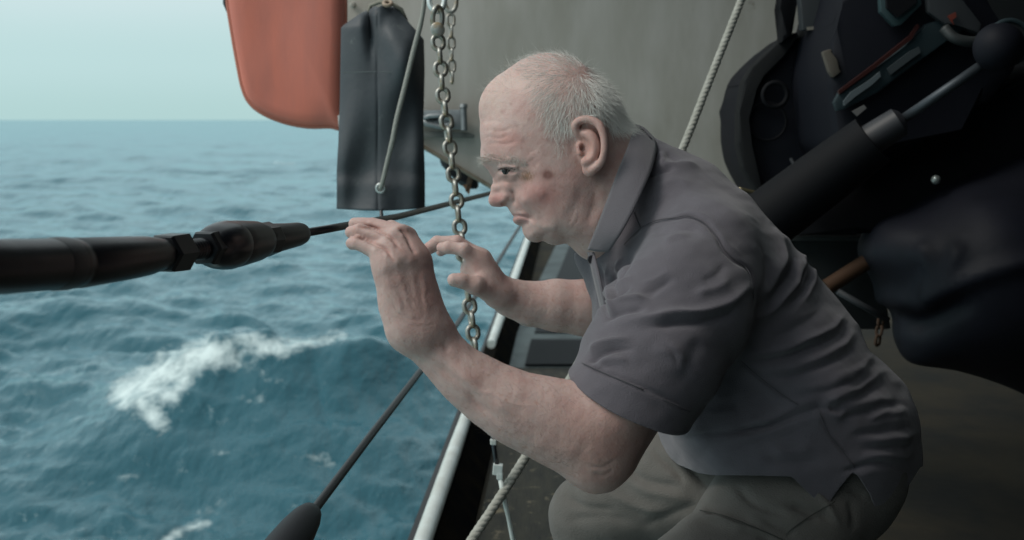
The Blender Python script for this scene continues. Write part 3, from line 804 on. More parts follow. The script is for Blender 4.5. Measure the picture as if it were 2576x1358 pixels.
folds = [
 # (curve, height, width)   shoulder and yoke
 ([(1640,426),(1700,417),(1768,420)], 4*A, 13), ([(1625,446),(1655,434),(1700,432)], -4*A, 9), ([(1640,470),(1700,462),(1760,470)], 3*A, 18),
 ([(1655,380),(1664,400),(1655,425)], 4*A, 9), ([(1672,385),(1690,400),(1700,420)], -2.5*A, 12),
 ([(1610,575),(1648,556),(1698,548),(1731,544),(1769,560),(1798,591),(1819,625),(1848,654),(1877,675),(1890,700),(1897,750),(1888,800)], -3.4*A, 4.5),
 ([(1610,560),(1648,545),(1698,537),(1735,533),(1776,548),(1808,582),(1828,615),(1858,644),(1886,664)], 1.8*A, 8),
 ([(1569,616),(1590,594),(1612,573)], -1.6*A, 5), ([(1593,530),(1602,552),(1611,572)], -1.3*A, 5),
 ([(1640,592),(1690,575),(1740,572),(1772,590)], -4.5*A, 12), ([(1662,615),(1700,596),(1745,592)], 3*A, 12),
 # sleeve
 ([(1888,700),(1868,735),(1815,768),(1756,785),(1681,791),(1602,797),(1535,815)], 5.5*A, 15),
 ([(1880,745),(1830,790),(1756,808),(1681,812),(1600,820)], -4*A, 14),
 ([(1836,662),(1800,688),(1765,708)], -3*A, 15), ([(1850,690),(1800,722),(1740,740)], 3*A, 15),
 ([(1600,690),(1552,725),(1524,758)], 4.5*A, 9), ([(1592,720),(1555,745),(1520,775)], -4*A, 7),
 ([(1566,640),(1548,672),(1533,708)], 4.5*A, 9), ([(1585,640),(1570,680),(1550,712)], -4.5*A, 8),
 ([(1640,752),(1590,752),(1540,762),(1512,786)], 5*A, 10), ([(1630,775),(1585,776),(1545,782),(1515,803)], -5.5*A, 8),
 ([(1700,700),(1650,730),(1600,740)], -3*A, 12),
 ([(1600,850),(1550,850),(1500,870),(1478,895)], 5*A, 12), ([(1610,880),(1550,876),(1500,895),(1470,918)], -6*A, 10),
 ([(1590,905),(1540,900),(1490,912)], 3.5*A, 12), ([(1640,860),(1700,900),(1720,960)], 2.5*A, 25),
 ([(1760,840),(1740,900),(1700,970)], -3*A, 25),
 ([(1460,912),(1520,932),(1600,965),(1680,1002),(1738,1030)], -2.0*A, 5), ([(1452,930),(1520,952),(1600,990),(1730,1052)], 1.2*A, 12),
 # back
 ([(1921,566),(1962,592),(1976,630),(1966,672),(1940,718),(1905,760)], 5.46*A, 13), ([(1900,600),(1935,640),(1935,690),(1915,735)], -3.90*A, 14),
 ([(1962,590),(1998,640),(1985,690),(1950,738),(1915,775)], -4.68*A, 9),
 ([(1992,613),(2018,642),(2012,694),(1974,750),(1921,793),(1886,812)], 5.46*A, 13), ([(2018,640),(2038,690),(2010,745),(1960,795)], -3.90*A, 9),
 ([(2032,653),(2050,683),(2040,723),(2003,782)], 3.90*A, 11), ([(2080,745),(2050,790),(1990,830),(1920,855)], -3.12*A, 18),
 ([(2137,782),(2091,823),(2021,858),(1945,881),(1870,890)], 5.46*A, 12), ([(2148,800),(2100,845),(2030,878),(1950,902),(1880,908)], -4.68*A, 9),
 ([(2161,823),(2120,866),(2050,906),(1962,928),(1870,928)], 4.68*A, 12), ([(2168,850),(2125,890),(2055,925),(1970,950),(1890,948)], -4.68*A, 10),
 ([(2196,893),(2166,922),(2110,950),(2040,972),(1960,975)], 3.90*A, 12), ([(2205,912),(2165,945),(2100,975),(2030,992)], -3.90*A, 9),
 ([(2237,930),(2178,963),(2118,992),(2061,1016)], 4.68*A, 12), ([(2245,955),(2190,985),(2130,1012),(2090,1022)], -3.90*A, 11),
 ([(2240,1000),(2180,1010),(2120,1030)], 2.34*A, 14),
 ([(2108,1024),(2070,1028),(2052,1028),(1932,1070),(1813,1094),(1700,1102)], -7.02*A, 9), ([(2100,1050),(2040,1052),(1960,1078),(1860,1108),(1740,1118)], 3.90*A, 18),
 ([(2070,1000),(2020,1012),(1940,1050),(1850,1076)], 5.46*A, 15), ([(1880,1000),(1820,1020),(1740,1030)], -3.90*A, 32),
 ([(2086,1040),(2108,1046),(2128,1034)], 3.12*A, 7), ([(2084,1028),(2108,1030),(2122,1022)], -3.90*A, 6),
 ([(2298,1015),(2220,1022),(2150,1045),(2100,1062)], -3.12*A, 10), ([(2300,1040),(2220,1045),(2160,1062)], 3.12*A, 12),
 ([(2306,1074),(2213,1090),(2130,1100)], -3.51*A, 10), ([(2306,1098),(2230,1108),(2150,1118)], 3.12*A, 11),
 ([(2306,1122),(2240,1128),(2150,1142)], -3.12*A, 9), ([(2240,1060),(2190,1080),(2130,1080)], 1.56*A, 12),
 ([(2300,1152),(2220,1148),(2150,1158)], 3.12*A, 11), ([(2292,1178),(2220,1168),(2150,1176),(2100,1186)], -3.90*A, 8),
 ([(2060,1120),(2000,1135),(1920,1130)], 2.34*A, 22), ([(2090,1150),(2000,1165),(1900,1155)], -1.95*A, 16),
 # side seam
 ([(1865,909),(1892,933),(1952,981),(2012,1020)], -1.8*A, 4.5), ([(2060,1036),(2084,1088),(2115,1128),(2155,1176)], -1.8*A, 4.5),
 # front edge of the body, under the collar
 ([(1500,660),(1512,740),(1530,800)], -7*A, 9), ([(1520,650),(1530,730),(1545,790)], 5*A, 8), ([(1540,650),(1546,710),(1552,760)], -5*A, 7),
 ([(1478,650),(1494,720),(1506,790)], 4*A, 8),
]
disp = np.zeros(len(SV))
wxp = 5.0 * fnoise(SV, 9, 51, 2); wyp = 5.0 * fnoise(SV, 9, 52, 2); modn = 1 + 0.35 * fnoise(SV, 8, 53, 2)
def crease(PX, PY, cur, amp, wid):
    cur = np.array(cur, float); lo = cur.min(0) - 3.5 * wid; hi = cur.max(0) + 3.5 * wid
    m = (PX > lo[0]) & (PX < hi[0]) & (PY > lo[1]) & (PY < hi[1]); out = np.zeros(len(PX))
    if not m.any(): return out
    d, t = seg_dist(PX[m], PY[m], cur); tap = np.clip(np.minimum(t, 1 - t) / 0.3, 0, 1); tap = tap * tap * (3 - 2 * tap)
    out[m] = amp * np.exp(-(d / wid) ** 1.5) * tap; return out
for cur, amp, wid in folds:
    if wid < 7: disp += stroke(sx, sy, cur, amp, wid)
    else: disp += crease(sx + wxp, sy + wyp, cur, amp * 1.0, wid * 0.80) * modn
r3 = np.random.default_rng(77)
for _ in range(46):      # small secondary creases running with the large ones
    cur, amp, wid = folds[r3.integers(16, len(folds) - 8)]; c = np.array(cur, float)
    if len(c) < 3: continue
    o = r3.uniform(-26, 26, 2); s0 = r3.uniform(0, 0.5); k0 = max(0, int(s0 * (len(c) - 2))); c = c[k0:k0 + 3] * 1.0 + o
    c = c.mean(0) + (c - c.mean(0)) * r3.uniform(0.5, 0.9)
    disp += crease(sx + wxp, sy + wyp, c, r3.choice([-1, 1]) * r3.uniform(0.8, 1.8) * A, r3.uniform(5, 8))
disp *= nearm
disp += 0.0022 * fnoise(SV * np.array([1, 1, 1.6]), 7, 11, 2) + 0.0006 * fnoise(SV, 22, 12, 2)
SV2 = SV + SN * disp[:, None]
SV2 = relax(SV2, SQ, 1, 0.3)
# cuts
sx, sy = proj(SV2)
def side_of(P, a, b):      # > 0 on the left of a->b in photo space
    return (b[0] - a[0]) * (P[1] - a[1]) - (b[1] - a[1]) * (P[0] - a[0])
g = np.full(len(SV2), -1.0)
# near cuff: a plane across the sleeve
ca_, cb_ = K(1445, 943, 1.215), K(1716, 1073, 1.215)
u = cb_ - ca_; u /= np.linalg.norm(u)
nrm = np.cross(u, np.array([0.10, 1.0, 0.15])); nrm /= np.linalg.norm(nrm)
if nrm[2] > 0: nrm = -nrm
near_sl = (SV2[:, 1] < 1.33) & (sx < 1735) & (sy > 860) & ((SV2[:, 1] < 1.302))
gc = (SV2 - ca_) @ nrm
g = np.where(near_sl, np.maximum(g, gc), g)
# far cuff
cf, df = K(1440, 640, 1.66), K(1560, 850, 1.66)
u = df - cf; u /= np.linalg.norm(u); n2_ = np.cross(u, np.array([0, 1.0, 0])); 
if n2_[0] > 0: n2_ = -n2_
gf = (SV2 - cf) @ n2_
g = np.where((SV2[:, 1] > 1.56) & (sx < 1600) & (sy < 960), np.maximum(g, gf), g)
# hem with side vent
hemx = [1600, 1672, 1705, 1757, 1800, 1829, 1912, 1992, 2020, 2050, 2076, 2092, 2118, 2147, 2158, 2176, 2190, 2203, 2232, 2263, 2290, 2315, 2400]
hemy = [1100, 1140, 1168, 1190, 1196, 1195, 1196, 1199, 1226, 1254, 1276, 1256, 1220, 1186, 1196, 1222, 1244, 1280, 1266, 1248, 1215, 1175, 1150]
gh = (sy - np.interp(sx, hemx, hemy)) * 0.0005
g = np.where((sy > 1100) & (sx > 1640), np.maximum(g, gh), g)
# neck opening, hidden under the collar
na, nb_ = (1612, 345), (1500, 640)
gn = side_of((sx, sy), (1470, 640), (1604, 322)) / 330 * 0.0005
gn = -side_of((sx, sy), (1476, 640), (1612, 322)) / 345 * 0.0005 * -1
inside_neck = (sx < 1476 + (640 - sy) * (136 / 318.0)) & (sy < 632)
g = np.where(sy < 700, np.where(sy < 640, np.maximum(g, (1476 + (640 - sy) * (136 / 318.0) - sx) * 0.0005), g), g)
SV3, ST = clip(SV2, SQ, g)
m_shirt = mat('grey_pique', (0.110, 0.101, 0.117), rough=0.78, var=(0.095, 0.087, 0.101), vscale=30, bump=0.5, bscale=900, bdetail=1, sheen=0.25, spec=0.2)
shirt = obj_np('polo_shirt', camv(SV3), ST, m_shirt, person)
sm = shirt.modifiers.new('thickness', 'SOLIDIFY'); sm.thickness = 0.0022; sm.offset = -1.0

# stitched seams lying on the cloth
from mathutils.kdtree import KDTree
def seam_lines(name, curves, V, N, matx, parent, r=0.0006, lift=0.0014):
    qx_, qy_ = proj(V); nm = np.nonzero(N[:, 1] < 0.15)[0]
    kd = KDTree(len(nm))
    for i in nm: kd.insert((qx_[i], qy_[i], 0), int(i))
    kd.balance()
    for cur in curves:
        c = smooth_path(cur, 10); ps = []
        for p in c:
            near = kd.find_n((p[0], p[1], 0), 6)
            d = min(V[i][1] for _, i, dist in near if dist < 14) if any(dist < 14 for _, i, dist in near) else None
            if d is None: continue
            ps.append((p[0], p[1], d))
        if len(ps) < 3: continue
        dd = np.array([p[2] for p in ps]); dd = np.convolve(np.pad(dd, 2, 'edge'), np.ones(5) / 5, 'valid')
        bm = bmesh.new(); add_tube(bm, [C(p[0], p[1], d - lift) for p, d in zip(ps, dd)], r, 6); obj_bm(name, bm, matx, parent, smooth=True)
m_thread = mat('seam_thread', (0.065, 0.062, 0.070), rough=0.9)
seam_lines('seam', [[(1612,573),(1648,555),(1698,547),(1731,543),(1769,559),(1798,590),(1819,624),(1848,653),(1877,674),(1890,700),(1897,750)],
  [(1569,616),(1590,594),(1612,573)], [(1593,530),(1602,552),(1611,572)], [(1865,909),(1892,933),(1952,981),(2008,1018)], [(2062,1038),(2084,1088),(2115,1128),(2150,1176)],
  [(1464,913),(1520,938),(1600,972),(1680,1010),(1736,1036)]], SV2, SN, m_thread, shirt)

def patch(name, rows, matx, parent, nu=40, nv=8, thick=0.002, bulge=None):
    """surface through rows of points (each row a list of (px,py,d)), rows across, smooth along"""
    grid = []
    rr = [smooth_path([K(*p) for p in r], 10) for r in rows]
    rr = [np.stack([np.interp(np.linspace(0, 1, nu), np.linspace(0, 1, len(r)), r[:, i]) for i in range(3)], 1) for r in rr]
    rr = np.array(rr)
    cols = np.array([smooth_path(rr[:, i], max(2, nv // (len(rows) - 1))) for i in range(nu)])   # nu x m x 3
    m = cols.shape[1]
    V = cols.reshape(-1, 3)
    Q = np.array([[i * m + j, (i + 1) * m + j, (i + 1) * m + j + 1, i * m + j + 1] for i in range(nu - 1) for j in range(m - 1)])
    o = obj_np(name, camv(V), Q, matx, parent)
    s = o.modifiers.new('thickness', 'SOLIDIFY'); s.thickness = thick; s.offset = 0
    return o
# collar: the near leaf from the nape round to its point, and the far leaf
m_collar = mat('collar_knit', (0.110, 0.102, 0.114), rough=0.8, bump=0.4, bscale=900, bdetail=1, sheen=0.25, spec=0.2)
inner = [(1598,314,1.47),(1592,330,1.43),(1578,372,1.388),(1555,430,1.372),(1527,505,1.368),(1500,575,1.374),(1478,627,1.395)]
mid   = [(1620,322,1.47),(1618,345,1.42),(1606,395,1.374),(1584,455,1.356),(1557,525,1.352),(1530,585,1.358),(1505,632,1.382)]
outer = [(1646,348,1.47),(1652,372,1.418),(1640,425,1.366),(1617,478,1.346),(1590,535,1.340),(1560,590,1.346),(1533,632,1.372)]
collar = patch('collar', [inner, mid, outer], m_collar, shirt)
far_in = [(x, y, 2 * 1.46 - d) for (x, y, d) in inner]; far_mid = [(x - 4, y, 2 * 1.455 - d) for (x, y, d) in mid]; far_out = [(x - 8, y, 2 * 1.45 - d) for (x, y, d) in outer]
patch('collar', [far_in, far_mid, far_out], m_collar, shirt)
# button placket
patch('placket', [[(1478,634,1.41),(1494,700,1.39),(1512,780,1.40),(1522,830,1.42)], [(1494,634,1.395),(1510,700,1.37),(1528,780,1.37),(1540,830,1.39)]], m_collar, shirt, nv=3)
bm = bmesh.new()
for (x, y, d) in [(1487, 652, 1.398)]:
    p = C(x, y, d); add_tube(bm, [p, p + Vector((0.001, -0.003, 0))], 0.0055, 14)
obj_bm('button', bm, mat('dark_button', (0.03, 0.03, 0.035), rough=0.3), shirt, smooth=True, sharp=40)

# ---- trousers
tro = capc([(2040, 1110, 1.47, 85), (2065, 1160, 1.47, 92)], 0.03)
tro += [Ell(K(2085, 1172, 1.43), (0.086, 0.090, 0.086), 0.05), Ell(K(2090, 1165, 1.54), (0.084, 0.095, 0.086), 0.05)]
tro += capc([(2060, 1215, 1.445, 86), (1950, 1325, 1.385, 87), (1760, 1500, 1.31, 74), (1690, 1560, 1.28, 66)], 0.03, 0.05)
tro += capc([(2040, 1165, 1.54, 92), (1740, 1205, 1.57, 96), (1560, 1262, 1.60, 72), (1476, 1300, 1.615, 52)], 0.03, 0.05)
def capw(chain, k):
    """chain of world points -> camera frame"""
    out = []
    for a, b in zip(chain, chain[1:]):
        A_, B_ = [np.array([p[0], p[1] * CP - (p[2] - CAM_Z) * SP, p[1] * SP + (p[2] - CAM_Z) * CP]) for p in (a, b)]
        out.append(Cap(A_, B_, a[3] / 1000, b[3] / 1000, k))
    return out
kn = C(1690, 1560, 1.28); kf = C(1476, 1300, 1.615)
tro += capw([(kn.x, kn.y, kn.z, 66), (kn.x + 0.06, kn.y + 0.02, kn.z * 0.5, 62), (kn.x + 0.12, kn.y + 0.03, 0.10, 58)], 0.02)
tro += capw([(kf.x, kf.y, kf.z, 54), (kf.x + 0.06, kf.y + 0.01, kf.z * 0.55, 60), (kf.x + 0.12, kf.y + 0.02, 0.10, 58)], 0.02)
ft = field(tro)
TV, TQ = mesh_field(ft, (-0.02, 1.10, -1.30), (0.60, 1.86, -0.08), 0.0042)
TV = relax(TV, TQ, 2, 0.5); TN = normals(TV, TQ); tx_, ty_ = proj(TV)
tf = [([(1757,1268),(1830,1290),(1920,1330)], -4*A, 9), ([(1765,1285),(1840,1312),(1930,1358)], 3*A, 12), ([(1700,1110),(1740,1190),(1790,1235)], -3*A, 8),
      ([(1560,1170),(1640,1210),(1720,1240)], -3*A, 10), ([(1550,1195),(1650,1240),(1740,1265)], 2.5*A, 10), ([(1400,1320),(1500,1300),(1620,1320)], -2*A, 12),
      ([(1960,1250),(2030,1290),(2100,1320)], -3*A, 9), ([(1990,1270),(2050,1320)], -3*A, 7), ([(2125,1225),(2160,1240),(2190,1246)], -3*A, 7),
      ([(1900,1290),(1960,1330),(2000,1358)], -2.5*A, 8), ([(1560,1120),(1640,1150)], -2.5*A, 9),([(1600,1330),(1700,1290),(1760,1272)], -2.5*A, 9)]
dsp = np.zeros(len(TV))
tf += [([(1420,1240),(1480,1275),(1560,1285)], -3*A, 8), ([(1640,1110),(1690,1180),(1720,1230)], -3*A, 7), ([(1840,1215),(1900,1260),(1990,1300)], -2.5*A, 8), ([(2000,1215),(2060,1260),(2120,1330)], 3*A, 9),
  ([(1500,1235),(1600,1270),(1690,1290)], 2.5*A, 10), ([(1690,1330),(1780,1300),(1860,1320)], 2.5*A, 10), ([(1850,1330),(1900,1345),(1960,1380)], -3*A, 8), ([(2130,1250),(2150,1290),(2140,1340)], -2.5*A, 8)]
wq = 6 * fnoise(TV, 8, 61, 2)
for cur, amp, wid in tf: dsp += crease(tx_ + wq, ty_ - wq, cur, amp * 1.6, wid * 1.1)
dsp *= (TN[:, 1] < 0.3)
dsp += 0.0025 * fnoise(TV, 6, 21, 3)
TV = TV + TN * dsp[:, None]
m_tro = mat('khaki_cotton', (0.140, 0.131, 0.120), rough=0.85, var=(0.108, 0.101, 0.092), vscale=14, bump=0.6, bscale=500, sheen=0.1, spec=0.15)
trs = obj_np('trousers', camv(TV), TQ, m_tro, person)
seam_lines('seam', [[(2100,1262),(2020,1310),(1950,1365)], [(1760,1283),(1830,1300),(1930,1340),(1990,1368)]], TV, TN, mat('trouser_thread', (0.045, 0.046, 0.04), rough=0.9), trs)
# ---- shoes, on the deck below the frame
m_shoe = mat('shoe_leather', (0.03, 0.025, 0.02), rough=0.5)
for kx in ((kn.x + 0.12, kn.y + 0.03), (kf.x + 0.12, kf.y + 0.02)):
    bm = bmesh.new()
    add_tube(bm, [(kx[0] + 0.07, kx[1], 0.055), (kx[0] + 0.04, kx[1], 0.068), (kx[0] - 0.05, kx[1] - 0.003, 0.055), (kx[0] - 0.13, kx[1] - 0.008, 0.040), (kx[0] - 0.19, kx[1] - 0.012, 0.032), (kx[0] - 0.205, kx[1] - 0.012, 0.028)],
             [0.030, 0.045, 0.046, 0.042, 0.032, 0.012], 20)
    for v in bm.verts: v.co.z = max(v.co.z, 0.022)
    shoe = obj_bm('shoe', bm, m_shoe, person, smooth=True)
    bm = bmesh.new(); add_box(bm, (kx[0] - 0.06, kx[1] - 0.005, 0.0135), (0.27, 0.085, 0.018)); bevel_all(bm, 0.006)
    obj_bm('sole', bm, mat('rubber_sole', (0.02, 0.02, 0.02), rough=0.8), shoe)
# ================================================================== sea
WZ = -2.4
def on_level(px, py, z):
    a = C(px, py, 1.0) - Vector((0, 0, CAM_Z)); t = (z - CAM_Z) / a.z
    return np.array([a.x * t, a.y * t])
nr, na_ = 760, 760
rad = 4.0 * np.exp(np.linspace(0, math.log(9000 / 4.0), nr))
ang = np.radians(np.linspace(-48, 48, na_))
RR, AA = np.meshgrid(rad, ang, indexing='ij')
X = RR * np.sin(AA); Y = RR * np.cos(AA)
r_ = np.random.default_rng(21)
Z = np.zeros_like(X)
wind = math.radians(78)                    # direction the waves run, seen from above
step = np.maximum(np.gradient(rad)[:, None] * np.ones((1, na_)), RR * (ang[1] - ang[0]))
for i in range(110):
    lam = 0.35 * (60.0 ** (i / 109.0)) * r_.uniform(0.85, 1.15)
    th = wind + r_.normal() * 0.62
    k = 2 * math.pi / lam; amp = 0.0115 * lam ** 0.36 * r_.uniform(0.5, 1.3)
    fade = np.clip((lam / step - 2.2) / 3.0, 0, 1)
    ph = k * (X * math.cos(th) + Y * math.sin(th)) + r_.uniform(0, 6.28)
    s = np.sin(ph + 0.35 * np.sin(ph * 0.37 + i))
    Z += amp * fade * (1 - np.abs(s) * 1.6 if i % 2 else s)
# bow wave: crest traced from its place in the photograph
crest_px = [(150,1010),(290,985),(410,905),(520,868),(610,843),(700,862),(790,858),(860,838),(930,824),(1010,848),(1120,880),(1300,930)]
hts = [0.05, 0.30, 0.75, 0.95, 1.02, 0.98, 0.96, 1.05, 1.08, 0.92, 0.6, 0.2]
cp = np.array([on_level(x, y, WZ + h_) for (x, y), h_ in zip(crest_px, hts)])
cs = smooth_path(np.column_stack([cp, hts]), 8)
P = np.stack([X, Y], -1)
m = (RR < 45) & (np.abs(AA) < math.radians(40))
q = P[m]; best = np.full(len(q), 1e9); sg = np.zeros(len(q)); hh = np.zeros(len(q))
for i in range(len(cs) - 1):
    a, b = cs[i, :2], cs[i + 1, :2]; ab = b - a
    t = np.clip(((q - a) @ ab) / (ab @ ab), 0, 1); d = q - a - t[:, None] * ab; d2 = (d * d).sum(1)
    up = d2 < best; best = np.where(up, d2, best); sg = np.where(up, ab[0] * (q[:, 1] - a[1]) - ab[1] * (q[:, 0] - a[0]), sg)
    hh = np.where(up, cs[i, 2] + (cs[i + 1, 2] - cs[i, 2]) * t, hh)
dist = np.sqrt(best)
front = sg < 0                              # the camera's side of the crest
prof = np.where(front, np.exp(-dist / 1.3) * 0.9 + 0.1 * np.exp(-(dist / 0.4) ** 2) - 0.16 * np.exp(-((dist - 3.0) / 1.6) ** 2), np.exp(-(dist / 1.3) ** 2))
calm = np.where(front, 1 - 0.55 * np.exp(-((dist - 1.3) / 1.4) ** 2) * np.clip(hh / 0.4, 0, 1), 1)
Zm = Z[m] * calm + hh * prof
Z[m] = Zm
seaV = np.stack([X, Y, WZ + Z], -1).reshape(-1, 3)
gi = np.arange(nr * na_).reshape(nr, na_)
seaQ = np.stack([gi[:-1, :-1], gi[1:, :-1], gi[1:, 1:], gi[:-1, 1:]], -1).reshape(-1, 4)[:, ::-1]
# foam: a property of the water where the crest has broken
wx = seaV[:, 0]; wy = seaV[:, 1] * CP - (seaV[:, 2] - CAM_Z) * SP; wz = seaV[:, 1] * SP + (seaV[:, 2] - CAM_Z) * CP
fpx = 1288 + F * wx / wy; fpy = 679 - F * wz / wy
foam = np.zeros(len(seaV))
def fcurve(pts, wid, a=1.0, sx_=1.0):
    global foam
    d, t = seg_dist(fpx, fpy, pts); foam = np.maximum(foam, a * np.exp(-(d / wid) ** 2))
nearsea = seaV[:, 1] < 60
fcurve([(315,990),(400,945),(470,910),(540,885)], 48, 1.2)
fcurve([(520,890),(580,868),(640,862),(700,880)], 32, 1.05)
fcurve([(350,1000),(380,1030),(402,1068)], 30, 1.05); fcurve([(380,980),(430,990),(455,970)], 32, 1.0)
fcurve([(640,850),(720,864),(800,858),(860,842)], 17, 0.8)
fcurve([(600,920),(660,935),(720,950)], 16, 0.45)
fcurve([(420,1358),(470,1330),(520,1318)], 16, 0.85); fcurve([(500,1290),(560,1260)], 18, 0.42); fcurve([(350,1350),(380,1340)], 14, 0.5)
fcurve([(660,950),(700,962),(740,940)], 8, 0.45); fcurve([(600,1000),(650,1010),(690,1030)], 12, 0.35)
fcurve([(690,408),(740,412)], 5, 0.62); fcurve([(120,735),(180,728)], 8, 0.5); fcurve([(205,1220),(300,1200),(380,1205)], 12, 0.42); fcurve([(820,1240),(880,1225)], 12, 0.4); fcurve([(395,410),(402,412)], 5, 0.5)
fcurve([(780,1150),(900,1180)], 25, 0.33); fcurve([(620,1130),(560,1140)], 20, 0.35)
foam *= nearsea | (fpy < 430)
sea = obj_np('sea', seaV, seaQ, None, None, origin=(0, 0, WZ))
sea['kind'] = 'structure'
at = sea.data.attributes.new('foam', 'FLOAT', 'POINT'); at.data.foreach_set('value', foam.astype(np.float32))
m = bpy.data.materials.new('sea_water'); m.use_nodes = True; n, l = m.node_tree.nodes, m.node_tree.links
b = n['Principled BSDF']; b.inputs['Specular IOR Level'].default_value = 0.0; b.inputs['Roughness'].default_value = 0.12; b.inputs['IOR'].default_value = 1.33
b.inputs['Base Color'].default_value = (0.014, 0.076, 0.102, 1)
geo = n.new('ShaderNodeNewGeometry')
def nz(scale, det, vec=None, rough=0.6):
    x = n.new('ShaderNodeTexNoise'); x.inputs['Scale'].default_value = scale; x.inputs['Detail'].default_value = det; x.inputs['Roughness'].default_value = rough
    l.new(vec or geo.outputs['Position'], x.inputs['Vector']); return x
mp = n.new('ShaderNodeMapping'); mp.inputs['Rotation'].default_value = (0, 0, wind); mp.inputs['Scale'].default_value = (1.0, 0.38, 1.0)
l.new(geo.outputs['Position'], mp.inputs[0])
n1_ = nz(2.6, 6, mp.outputs[0]); n2_ = nz(0.5, 4, mp.outputs[0])
bp1 = n.new('ShaderNodeBump'); bp1.inputs['Strength'].default_value = 1.0; bp1.inputs['Distance'].default_value = 0.09; l.new(n1_.outputs['Fac'], bp1.inputs['Height'])
bp2 = n.new('ShaderNodeBump'); bp2.inputs['Strength'].default_value = 0.9; bp2.inputs['Distance'].default_value = 0.36
l.new(n2_.outputs['Fac'], bp2.inputs['Height']); l.new(bp1.outputs[0], bp2.inputs['Normal']); n3_ = nz(0.11, 3, mp.outputs[0]); bp3 = n.new('ShaderNodeBump'); bp3.inputs['Strength'].default_value = 0.8; bp3.inputs['Distance'].default_value = 1.0
l.new(n3_.outputs['Fac'], bp3.inputs['Height']); l.new(bp2.outputs[0], bp3.inputs['Normal']); l.new(bp3.outputs[0], b.inputs['Normal'])
fa = n.new('ShaderNodeAttribute'); fa.attribute_name = 'foam'
fn = nz(3.4, 12, None, 0.80)
ad = n.new('ShaderNodeMath'); ad.operation = 'MULTIPLY_ADD'; ad.inputs[1].default_value = 3.2; ad.inputs[2].default_value = -1.62
l.new(fn.outputs['Fac'], ad.inputs[0])
su = n.new('ShaderNodeMath'); su.operation = 'ADD'; l.new(fa.outputs['Fac'], su.inputs[0]); l.new(ad.outputs[0], su.inputs[1])
mr = n.new('ShaderNodeMapRange'); mr.inputs['From Min'].default_value = 0.40; mr.inputs['From Max'].default_value = 1.25; l.new(su.outputs[0], mr.inputs['Value'])
fb_ = n.new('ShaderNodeBsdfPrincipled'); fb_.inputs['Base Color'].default_value = (0.60, 0.70, 0.70, 1); fb_.inputs['Roughness'].default_value = 0.9
l.new(bp1.outputs[0], fb_.inputs['Normal'])
ms = n.new('ShaderNodeMixShader'); l.new(mr.outputs['Result'], ms.inputs[0]); l.new(b.outputs[0], ms.inputs[1]); l.new(fb_.outputs[0], ms.inputs[2])
# reflection of a wind-roughened surface: facets shadow one another, so it stays well below 1 at grazing angles
gl = n.new('ShaderNodeBsdfGlossy'); gl.inputs['Roughness'].default_value = 0.16; gl.inputs['Color'].default_value = (0.76, 0.95, 1.0, 1)
fr = n.new('ShaderNodeFresnel'); fr.inputs['IOR'].default_value = 1.34
l.new(bp3.outputs[0], gl.inputs['Normal']); l.new(bp3.outputs[0], fr.inputs['Normal'])
cu = n.new('ShaderNodeMapRange'); cu.inputs['From Max'].default_value = 0.50; cu.inputs['To Min'].default_value = 0.0; cu.inputs['To Max'].default_value = 0.66
l.new(fr.outputs[0], cu.inputs['Value'])
wm = n.new('ShaderNodeMixShader'); l.new(cu.outputs['Result'], wm.inputs[0]); l.new(b.outputs[0], wm.inputs[1]); l.new(gl.outputs[0], wm.inputs[2]); l.new(wm.outputs[0], ms.inputs[1])
l.new(ms.outputs[0], n['Material Output'].inputs['Surface'])
sea.data.materials.append(m)

# the sea on the sides and astern, coarser
ang2 = np.radians(np.linspace(48, 312, 60)); rad2 = np.array([9, 14, 25, 50, 120, 400, 1500, 9000.0])
R2, A2 = np.meshgrid(rad2, ang2, indexing='ij')
V2 = np.stack([R2 * np.sin(A2), R2 * np.cos(A2), np.full_like(R2, WZ)], -1).reshape(-1, 3)
g2i = np.arange(R2.size).reshape(R2.shape)
Q2 = np.stack([g2i[:-1, :-1], g2i[1:, :-1], g2i[1:, 1:], g2i[:-1, 1:]], -1).reshape(-1, 4)[:, ::-1]
sea2 = obj_np('sea', V2, Q2, m, None, origin=(0, -20, WZ)); sea2['kind'] = 'structure'
# ================================================================== ship: deck, gunwale, hull of the boat behind
m_deck = mat('deck_paint', (0.011, 0.011, 0.009), rough=0.9, spec=0.12, var=(0.034, 0.029, 0.019), vscale=3.2, vdetail=8, bump=0.6, bscale=30, rough_var=0.12)
m_steel_d = mat('dark_steel', (0.005, 0.006, 0.007), rough=0.9, spec=0.0, var=(0.014, 0.012, 0.009), vscale=9, bump=0.3, bscale=30)
m_wpaint = mat('white_paint', (0.62, 0.68, 0.66), rough=0.4, var=(0.45, 0.47, 0.43), vscale=12)
# gunwale line on the deck: passes these points of the photograph at deck level
GZ = 0.10
def lvl(px, py, z): q = on_level(px, py, z); return Vector((q[0], q[1], z))
ga, gb = lvl(1072, 1352, GZ), lvl(1322, 622, GZ)
gdir = (gb - ga).normalized(); gout = Vector((-gdir.y, gdir.x, 0))       # outboard (left)
if gout.x > 0: gout = -gout
g0 = ga - gdir * 3.2; g1 = ga + gdir * 16
def gp(t, o, z): return Vector((ga.x, ga.y, 0)) + Vector((gdir.x, gdir.y, 0)) * t - gout * o + Vector((0, 0, z))
L1, L0 = 10.5, -3.6
def strip(name, prof, matx, parent=None, t0=L0, t1=L1, smooth=False, n=1, origin=None):
    """closed profile (offset inboard, height) swept along the gunwale"""
    bm = bmesh.new()
    add_prism(bm, [gp(t0, o, z) for o, z in prof], [gp(t1, o, z) for o, z in prof])
    return obj_bm(name, bm, matx, parent, smooth=smooth, sharp=40, origin=origin)
deck = strip('deck', [(0.088, -0.30), (0.088, 0.0), (5.2, 0.0), (5.2, -0.30)], m_deck, origin=(0.5, 2, 0)); deck['kind'] = 'structure'
